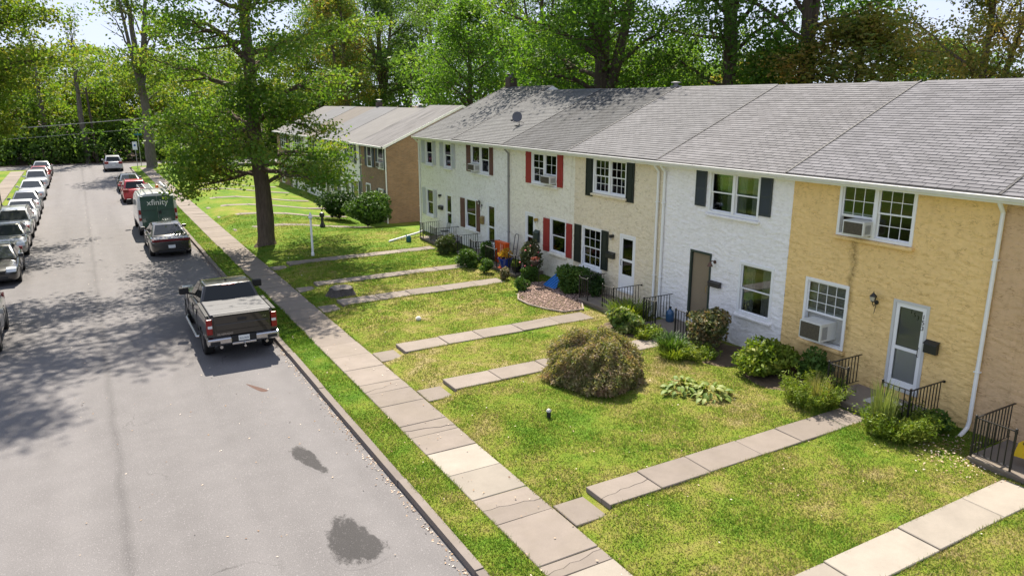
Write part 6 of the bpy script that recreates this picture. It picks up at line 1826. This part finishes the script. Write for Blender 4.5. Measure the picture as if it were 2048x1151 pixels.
# --- grass blades
def grass():
    rg = np.random.default_rng(12)
    P = []
    def area(x0, x1, y0, y1, dens):
        n = int((x1-x0)*(y1-y0)*dens); P.append(np.stack([rg.uniform(x0, x1, n), rg.uniform(y0, y1, n)], 1))
    area(6.70, 16.2, 4.0, 10, 1900); area(6.70, 16.2, 10, 16, 1700); area(6.70, 16.2, 16, 22, 1050); area(6.70, 16.2, 22, 34, 560); area(6.70, 15.5, 34, 50, 230)
    area(4.80, 5.60, 6, 16, 2300); area(4.80, 5.60, 16, 30, 1300); area(4.80, 5.60, 30, 60, 500)
    P = np.concatenate(P); x, y = P[:, 0], P[:, 1]
    edge = rg.normal(0, .022, len(x))
    ok = np.ones(len(x), bool)
    ok &= ~((x > 5.56+edge) & (x < 6.74+edge))
    for (a, b, xe, nw) in WALKS: ok &= ~((x > 6.7) & (x < xe) & (y > a + edge) & (y < b + edge))
    for (a, b) in ((4.9, 7.24), (8.67, 10.79), (15.65, 17.69), (19.2, 21.26), (25.6, 28.3), (29.3, 31.35), (33.65, 35.85)): ok &= ~((x > 14.9) & (y > a) & (y < b))
    for (cx, cy, rx, ry) in ((LMX+.05, LMY-.1, 1.15, 1.2), (15.2, 14.6, 1.0, 1.2), (15.3, 12.3, .95, 1.1), (14.7, 17.7, .9, 1.15)): ok &= ((x-cx)/rx)**2 + ((y-cy)/ry)**2 > 1 + edge*4
    rp = np.array(rock_poly); ok &= ~((x > 13.35) & (y > 20.3) & (y < 24.4) & (x + (y-22)*.0 > 13.4 + .25*np.abs(y-22)))
    P = P[ok]
    # ragged, longer grass leaning over the edges of walks, kerb and sidewalk
    E = []
    def edge_x(x0, x1, y0, sd, d=150): k = int((x1-x0)*d); E.append(np.stack([rg.uniform(x0, x1, k), y0 + rg.normal(0, .018, k) + sd*.015], 1))
    def edge_y(y0, y1, x0, sd, d=150): k = int((y1-y0)*d); E.append(np.stack([x0 + rg.normal(0, .02, k) + sd*.018, rg.uniform(y0, y1, k)], 1))
    for (a, b, xe, nw) in WALKS: edge_x(7.5, xe, a, -1); edge_x(7.5, xe, b, 1); edge_x(6.8, 7.5, a, -1, 80); edge_x(6.8, 7.5, b, 1, 80)
    edge_y(5, 40, 5.56, -1); edge_y(5, 40, 6.74, 1); edge_y(5, 40, 4.83, 1, 90)
    E = np.concatenate(E); E = E[np.sin(E[:, 0]*3.1 + E[:, 1]*2.3) + np.sin(E[:, 0]*7.7 - E[:, 1]*6.1)*.6 > rg.uniform(-1.6, 1.0, len(E))]
    # low broad-leaved weeds in little rosettes
    c = np.stack([rg.uniform(6.9, 15.8, 900), rg.uniform(4.5, 30, 900)], 1); W = np.repeat(c, 9, 0) + rg.normal(0, .035, (8100, 2))
    kW = np.ones(len(W), bool)
    for (a, b, xe, nw) in WALKS: kW &= ~((W[:, 1] > a-.02) & (W[:, 1] < b+.02) & (W[:, 0] < xe))
    W = W[kW]; n0, n1 = len(P), len(P)+len(E)
    P = np.concatenate([P, E, W]); x, y = P[:, 0], P[:, 1]; n = len(x)
    patch = .5 + .5*np.sin(x*2.1 + 1.3*np.sin(y*1.7))*np.sin(y*1.9 + 1.1*np.sin(x*1.3))
    h = rg.uniform(.016, .055, n)*(.6 + .9*patch); a = rg.uniform(0, 6.283, n); w = rg.uniform(.005, .013, n)
    wide = rg.random(n) < .12; w[wide] *= 2.0; h[wide] *= .7
    h[n0:n1] = rg.uniform(.035, .085, n1-n0); w[n0:n1] = rg.uniform(.005, .010, n1-n0)
    h[n1:] = rg.uniform(.015, .045, n-n1); w[n1:] = rg.uniform(.014, .028, n-n1)
    far = y > 22; w[far] *= 1.8; h[far] *= 1.15
    ln = rg.uniform(.2, 1.1, n)*h; b = rg.uniform(0, 6.283, n)
    z = gz(x, y) - .004
    r0 = np.stack([x - w*np.cos(a), y - w*np.sin(a), z], 1); r1 = np.stack([x + w*np.cos(a), y + w*np.sin(a), z], 1)
    tp = np.stack([x + ln*np.cos(b), y + ln*np.sin(b), z + h], 1)
    V = np.stack([r0, r1, tp], 1).reshape(-1, 3)
    me = np_mesh('grass', V, np.arange(3*n).reshape(n, 3)); me.materials.append(M_BLADE)
    tag(link(bpy.data.objects.new('grass', me)), 'short patchy lawn grass between the walks', 'grass', kind='stuff')
grass()

def fallen():
    rg = np.random.default_rng(14); P = []; Z = []
    def add(x, y, z): P.append(np.stack([x, y, z + rg.uniform(.006, .02, len(x))], 1))
    n = 1500; y = rg.uniform(7, 60, n); x = 4.62 - np.abs(rg.normal(0, .09, n)); add(x, y, 0*x)
    n = 300; y = rg.uniform(9, 60, n); x = rg.uniform(-1.0, 4.6, n); add(x, y, 0*x)
    n = 300; y = rg.uniform(20, 90, n); x = rg.uniform(-4.4, 0, n); add(x, y, 0*x)
    n = 520; y = rg.uniform(5, 44, n); x = rg.uniform(6.8, 15.5, n); add(x, y, gz(x, y)+.012)
    n = 240; y = rg.uniform(7, 44, n); x = rg.uniform(4.9, 6.8, n); add(x, y, gz(x, y)+.03)
    n = 520; y = rg.normal(7.5, .5, n); x = rg.normal(14.9, .5, n); k = x < 16; add(x[k], y[k], gz(x[k], y[k])+.02)
    n = 400; y = rg.uniform(3, 18.4, n); x = rg.uniform(15.83, 15.93, n); k = rg.random(n) < .5 + .5*np.sin(y*2); add(x[k], y[k], 0*x[k]+5.545)
    P = np.concatenate(P); n = len(P)
    V, F = leaf_quads(P, .024, rg, .6, 3.0)
    me = np_mesh('fallen_leaves', V, F)
    m, nt, p = new_mat('fallen_leaf')
    c = ramp(nt, rnd(nt), [(0, (.16, .08, .045)), (.35, (.32, .21, .12)), (.7, (.50, .40, .30)), (1, (.60, .52, .44))]); nt.links.new(c, p.inputs['Base Color']); p.inputs['Roughness'].default_value = .8
    me.materials.append(m)
    tag(link(bpy.data.objects.new('fallen_leaves', me)), 'dry fallen leaves scattered along the kerb and lawns', 'leaves', kind='stuff')
fallen()
# ================================================================== SMALL THINGS
def post_white():
    x, y = 8.95, 34.5
    c = thing('garden_post', 'slim white post with pointed finial on the shaded lawn', 'post', (x, y, GZ(x, y)))
    m = MB(); m.lathe([(.075, -.05), (.075, .12), (.055, .16), (.05, 1.75)], 12); m.build('shaft', M_WHITE, c)
    m = MB(); m.lathe([(.05, 1.75), (.10, 1.78), (.11, 1.84), (.06, 1.88), (.075, 1.93), (.02, 2.04), (.004, 2.08)], 12); m.build('finial', M_WHITE, c, smooth=True)
post_white()
def post_black():
    x, y = 12.0, 43.6
    c = thing('garden_post', 'short black bollard lamp with flared foot on the lawn', 'post', (x, y, GZ(x, y)))
    m = MB(); m.lathe([(.17, -.05), (.17, .1), (.09, .3), (.075, .62)], 12); m.build('shaft', M_BLACK, c)
    m = MB(); m.lathe([(.075, .62), (.14, .66), (.16, .78), (.12, .88), (.02, .92)], 12); m.build('head', M_BLACK, c, smooth=True)
post_black()
def path_light():
    x, y = 8.62, 13.3
    c = thing('path_light', 'small black garden light with domed cap on the near lawn', 'garden light', (x, y, GZ(x, y)))
    m = MB(); m.lathe([(.05, -.03), (.05, .13), (.04, .14)], 14); m.build('base', M_PLASTIC, c)
    m = MB(); m.lathe([(.035, .14), (.035, .17)], 12); m.build('lens', mat('path_lens', (.5, .48, .42), .3), c)
    m = MB(); m.lathe([(.065, .165), (.06, .185), (.035, .215), (.005, .225)], 14); m.build('cap', mat('galvanised', (.4, .39, .37), .4, metal=.4), c, smooth=True)
path_light()
def stump():
    x, y = 7.95, 26.85
    rg = random.Random(4); n = 26
    c = thing('tree_stump', 'weathered grey tree stump near the sidewalk', 'stump', (x, y, GZ(x, y)))
    vs = []; fs = []; prof = ((.60, -.05), (.50, .08), (.44, .18), (.42, .26))
    jit = [1 + .10*math.sin(5*6.283*k/n) + rg.uniform(-.08, .08) for k in range(n)]
    for (r, z) in prof:
        for k in range(n): vs.append((r*jit[k]*math.cos(6.283*k/n), r*jit[k]*math.sin(6.283*k/n), z + (.02*math.sin(5*k) if z > .2 else 0)))
    for i in range(3):
        for k in range(n): fs.append((i*n+k, i*n+(k+1) % n, (i+1)*n+(k+1) % n, (i+1)*n+k))
    MB().add(vs, fs).build('bark', bark('stump_bark', (.085, .075, .068)), c, smooth=True)
    vs = [(0, 0, .22)] + [(.42*jit[k]*math.cos(6.283*k/n), .42*jit[k]*math.sin(6.283*k/n), .26+.02*math.sin(5*k)) for k in range(n)]
    MB().add(vs, [(0, 1+k, 1+(k+1) % n) for k in range(n)]).build('cut_face', mat('old_wood', (.16, .14, .125), .95, var=.4, vscale=12, bstr=.6, bscale=30), c)
stump()
m = MB(); m.lathe([(.02, .0), (.085, .02), (.10, .08), (.06, .13), (.01, .14)], 12, (9.12, 22.15, GZ(9.12, 22.15)-.01))
tag(m.build('stone', mat('pale_stone', (.55, .53, .48), .8, var=.2, vscale=10), smooth=True), 'pale round stone lying alone on the green lawn', 'stone')

# porch of the ivory house
def orange_bin():
    c = thing('plastic_bin', 'bright orange slatted plastic bin behind the railing', 'bin', (15.45, 27.75, .52), .05)
    om = mat('orange_plastic', (.62, .09, .012), .5)
    c.scale = (.35, .95, .98)
    for k in range(6): m = MB(); m.box(-.3, -.27, -.42+.14*k, -.32+.14*k, .02, .92); m.build('slat', om, c, bevel=.006, seg=1)
    for s in (-.44, .42): m = MB(); m.box(-.3, .3, s, s+.02, .02, .92); m.build('side_panel', om, c, bevel=.006, seg=1)
    m = MB(); m.box(-.32, .32, -.46, .46, .92, .98); m.build('rim', om, c, bevel=.012); m = MB(); m.box(-.26, .28, -.42, .42, .03, .06); m.build('floor', om, c)
orange_bin()
def pot(label, x, y, z, r, h, pm, leafm, n, seed, fm=None, ps=.05):
    c = thing('plant_pot', label, 'plant pot', (x, y, z), 0, 'potted plants')
    m = MB(); m.lathe([(r*.7, 0), (r, h*.9), (r*1.08, h*.92), (r*1.08, h), (r*.92, h), (r*.9, h*.85), (.01, h*.84)], 20); m.build('pot', pm, c, smooth=True)
    rg = np.random.default_rng(seed); P = nrmz(rg.standard_normal((n, 3)))*rg.uniform(.3, 1, n)[:, None]*np.array([r*1.1, r*1.1, r*.9]) + np.array([0, 0, h+r*.55])
    V, F = leaf_quads(P, ps, rg, .6, .4); me = np_mesh('foliage', V, F); me.materials.append(leafm); link(bpy.data.objects.new('foliage', me), c)
    return c
L_FLOW = leaf_mat('yellow_flowers', [(.10, .14, .02), (.45, .26, .02), (.62, .36, .03), (.55, .14, .02)], .3, 3)
pot('cobalt blue pot of yellow flowers on the red shutter porch', 15.15, 26.95, .52, .30, .42, mat('cobalt_glaze', (.008, .03, .20), .2, spec=.6), L_FLOW, 260, 3)
pot('black pot of lime leaves inside the railing corner', 15.12, 25.95, .52, .20, .26, M_PLASTIC, L_LIME, 700, 4, ps=.055)
pot('small teal pot beside the lime leaved pot', 15.6, 25.85, .52, .16, .24, mat('teal_glaze', (.01, .16, .17), .3), L_SHRUB, 160, 5)
def cone():
    c = thing('orange_cone', 'small leaning orange cone in front of the blue pot', 'cone', (14.98, 27.0, .52), 0)
    om = mat('cone_orange', (.85, .17, .07), .5)
    m = MB(); m.box(-.12, .12, -.12, .12, 0, .03); m.build('base', om, c); m = MB(); m.lathe([(.09, .03), (.025, .40), (.02, .40)], 14); m.build('body', om, c, smooth=True)
cone()
def hand_truck():
    c = thing('hand_truck', 'tall bent tube hand truck leaning on the ivory wall', 'hand truck', (16.0, 27.45, .52), 0)
    gm3 = mat('worn_steel', (.10, .10, .10), .5, metal=.5)
    m = MB(); m.tube([(-.15, -.16, .05), (.02, -.15, 1.2), (.05, -.12, 1.28), (.05, .12, 1.28), (.02, .15, 1.2), (-.15, .16, .05)], .017, 8); m.build('frame', gm3, c, smooth=True)
    m = MB()
    for z in (.35, .65): m.tube([(-.10, -.155, z), (-.10, .155, z)], .012, 6)
    m.build('crossbar', gm3, c)
    for s in (-.2, .2): m = MB(); m.lathe([(.10, -.025), (.10, .025)], 14, (-.06, s, .1), 'y'); m.build('wheel', M_TYRE, c)
    m = MB(); m.box(-.38, -.14, -.17, .17, .02, .035); m.build('toe_plate', gm3, c)
hand_truck()
def hook():
    c = thing('shepherd_hook', 'black shepherd hook with hanging basket in the stone bed', 'plant hanger', (14.85, 23.75, GZ(14.85, 23.75)))
    m = MB(); pts = [(0, 0, -.1), (0, 0, 1.45)] + [(.0, .16-.16*math.cos(t*.5), 1.45+.16*math.sin(t*.5)) for t in range(1, 7)]
    m.tube(pts, .010, 6); m.build('rod', M_BLACK, c)
    m = MB(); m.lathe([(.05, .82), (.15, .90), (.19, 1.02), (.17, 1.02), (.02, .93)], 16, (0, .30, 0)); b = m.build('basket', mat('coir', (.045, .035, .028), .9), c)
    m = MB()
    for a in (0, 2.09, 4.19): m.tube([(.18*math.cos(a), .30+.18*math.sin(a), 1.02), (0, .30, 1.42)], .004, 4)
    m.build('chain', M_BLACK, b)
    rg = np.random.default_rng(3); P = nrmz(rg.standard_normal((160, 3)))*rg.uniform(.2, 1, 160)[:, None]*np.array([.17, .17, .12]) + np.array([0, .30, 1.08])
    V, F = leaf_quads(P, .04, rg); me = np_mesh('flowers', V, F); me.materials.append(leaf_mat('basket_flowers', [(.06, .09, .02), (.25, .07, .07), (.45, .16, .15)], .25, 4)); link(bpy.data.objects.new('flowers', me), c)
hook()
def blue_lid():
    c = thing('tub_lid', 'bright blue ribbed plastic lid leaning at the ivory wall', 'lid', (15.6, 23.55, .40), 0)
    bm3 = mat('blue_plastic', (.04, .19, .52), .35)
    m = MB(); m.add([(-.45, -.42, 0), (-.45, .38, 0), (.25, .38, .42), (.25, -.42, .42), (-.43, -.42, -.03), (-.43, .38, -.03), (.27, .38, .39), (.27, -.42, .39)], [(0,1,2,3),(4,7,6,5),(0,4,5,1),(1,5,6,2),(2,6,7,3),(3,7,4,0)]); m.build('panel', bm3, c)
    for k in range(5):
        y = -.34+.16*k; m = MB(); m.add([(-.42, y, .025), (-.42, y+.05, .025), (.22, y+.05, .41), (.22, y, .41), (-.43, y, .05), (-.43, y+.05, .05), (.21, y+.05, .435), (.21, y, .435)], [(0,1,2,3),(4,7,6,5),(0,4,5,1),(1,5,6,2),(2,6,7,3),(3,7,4,0)]); m.build('rib', bm3, c)
blue_lid()
def jug():
    c = thing('water_bottle', 'big blue water bottle on the white house porch', 'bottle', (15.85, 17.35, .52))
    m = MB(); m.lathe([(.12, 0), (.135, .03), (.135, .28), (.10, .36), (.035, .40), (.035, .45)], 16); m.build('body', mat('blue_bottle', (.03, .09, .19), .15, spec=.6), c, smooth=True)
    m = MB(); m.lathe([(.04, .45), (.04, .49), (.01, .492)], 12); m.build('cap', M_PLASTIC, c)
jug()
m = MB(); m.box(15.35, 15.95, 9.38, 10.05, .541, .556)
tag(m.build('doormat', mat('pale_mat', (.50, .49, .45), .95, var=.25, vscale=25), bevel=.004, seg=1), 'pale doormat in front of the 153 door', 'doormat')
def broom():
    c = thing('broom', 'yellow broom leaning on the railing at the right edge', 'broom', (15.15, 6.35, .50), 0)
    m = MB(); m.tube([(0, .05, .55), (.45, -.65, 1.65)], .013, 8); m.build('handle', M_BLACK, c)
    m = MB(); m.lathe([(.03, .58), (.07, .52), (.08, .48)], 10, (0, .05, 0)); m.build('collar', M_PLASTIC, c)
    m = MB(); m.prism([(-.10, .50), (.20, .48), (.26, .18), (-.22, .22)], -.03, .13, 'yz'); m.build('bristles', mat('yellow_bristle', (.62, .42, .02), .7), c)
broom()
def drain():
    a, b = at_z(778, 481, .42), at_z(838, 464, .60)
    c = thing('drain_pipe', 'white drain pipe lying across the lawn at the far porch', 'pipe', (a.x, a.y, .3))
    m = MB(); m.tube([(0, 0, .08), (b.x-a.x, b.y-a.y, .28)], .055, 8); m.build('pipe', M_WHITE, c, smooth=True)
    m = MB(); m.tube([(b.x-a.x, b.y-a.y, .28), (b.x-a.x+.25, b.y-a.y-.05, .38)], .062, 8); m.build('elbow', M_WHITE, c, smooth=True)
drain()
def bag():
    c = thing('watering_can', 'dark teal watering can beside the far porch step', 'watering can', (14.2, 35.45, GZ(14.2, 35.45)))
    tm_ = mat('teal_plastic', (.012, .10, .11), .4)
    m = MB(); m.lathe([(.13, 0), (.14, .05), (.12, .26), (.09, .30)], 14); m.build('can', tm_, c, smooth=True)
    m = MB(); m.tube([(0, .12, .08), (0, .30, .26), (0, .36, .33)], [.03, .02, .035], 8); m.build('spout', tm_, c); m = MB(); m.tube([(0, -.12, .1), (0, -.24, .22), (0, -.05, .36), (0, .06, .30)], .013, 6); m.build('handle', tm_, c)
bag()
def metal_chair(label, x, y, z, rz):
    c = thing('metal_chair', label, 'chair', (x, y, z), rz, 'porch chairs')
    for (px, py) in ((-.2, -.2), (-.2, .2), (.2, -.2), (.2, .2)): m = MB(); m.tube([(px*1.1, py*1.1, 0), (px, py, .42)], .012, 6); m.build('leg', M_BLACK, c)
    m = MB(); m.lathe([(.22, .42), (.24, .44), (.22, .45)], 16); m.build('seat', M_BLACK, c)
    m = MB(); m.tube([(-.2, -.18, .44), (-.26, -.18, .8), (-.28, 0, .88), (-.26, .18, .8), (-.2, .18, .44)], .012, 6)
    for k in (-.09, 0, .09): m.tube([(-.2, k, .44), (-.275, k, .86)], .008, 6)
    m.build('backrest', M_BLACK, c)
metal_chair('black bistro chair on the far white porch', 15.75, 34.4, .50, R(180))

# --- street end
def sign():
    c = thing('parking_sign', 'white parking sign with blue symbol on a thin post', 'sign', (5.2, 90.6, .1))
    m = MB(); m.tube([(0, 0, -.05), (-.06, 0, 3.1)], .035, 8); m.build('post', mat('galvanised', (.4, .39, .37), .4, metal=.4), c)
    m = MB(); m.box(-.29, .17, -.05, -.03, 2.25, 3.1); p_ = m.build('plate', mat('sign_white', (.75, .77, .78), .4), c, bevel=.01)
    m = MB(); m.lathe([(.11, -.056), (.11, -.05)], 20, (-.06, 0, 2.72), 'y'); m.build('symbol', mat('sign_blue', (.02, .07, .30), .4), p_)
    c = thing('street_sign', 'small teal street name sign on a tall thin post', 'sign', (5.9, 99.0 - 3, .1))
    m = MB(); m.tube([(0, 0, -.05), (0, 0, 3.55)], .035, 8); m.build('post', mat('galvanised', (.4, .39, .37), .4, metal=.4), c)
    for (a, z) in ((0, 3.55), (1, 3.75)):
        m = MB(); (m.box(-.42, .42, -.015, .015, z, z+.2) if not a else m.box(-.015, .015, -.42, .42, z, z+.2)); m.build('name_plate', mat('sign_teal', (.03, .15, .17), .4), c)
sign()
def pole():
    p = at_y(186, 250, 106.2)
    c = thing('utility_pole', 'dark wooden utility pole in front of the far wood', 'utility pole', (p.x, 106.2, 0))
    m = MB(); m.tube([(0, 0, -.2), (-.25, 0, 9.0)], [.16, .11], 10); m.build('pole', mat('creosote_wood', (.06, .048, .038), .9, var=.3), c)
    m = MB(); m.box(-1.2, .8, -.06, .06, 8.3, 8.45); m.build('cross_arm', mat('creosote_wood', (.06, .048, .038), .9, var=.3), c)
    wm2 = mat('cable_grey', (.35, .34, .32), .6)
    for (name, z0, z1, lb, r) in (('overhead_cable', 5.15, 4.35, 'upper pale overhead cable at the far end of the street', .05), ('overhead_cable', 3.9, 3.2, 'lower thin overhead cable at the far end of the street', .025)):
        pts = []
        for k in range(21):
            t = k/20; pts.append((p.x+6 - t*40, 105.9 - t*2, z0 + 0.25 + (z1-z0)*min(1.0, t*2.6) - .35*math.sin(math.pi*t)))
        m = MB(); m.tube(pts, r, 6); tag(m.build(name, wm2), lb, 'cable', 'overhead cables')
pole()
def cabinet():
    c = thing('utility_cabinet', 'beige utility cabinet beside the left sidewalk', 'cabinet', (-7.1, 75.6, .1))
    bm4 = mat('beige_enamel', (.42, .34, .22), .5, var=.1)
    m = MB(); m.box(-.6, .6, -.5, .5, 0, 2.0); m.build('box', bm4, c, bevel=.03); m = MB(); m.box(-.64, .64, -.54, .54, 2.0, 2.08); m.build('lid', bm4, c, bevel=.02)
    c = thing('lamp_post', 'thin dark post by the left sidewalk', 'post', (-5.25, 62.6, .1))
    m = MB(); m.lathe([(.06, -.05), (.06, .3), (.035, .34), (.03, 2.6)], 10); m.build('shaft', M_BLACK, c); m = MB(); m.lathe([(.05, 2.6), (.05, 2.66), (.01, 2.7)], 10); m.build('cap', M_BLACK, c)
cabinet()
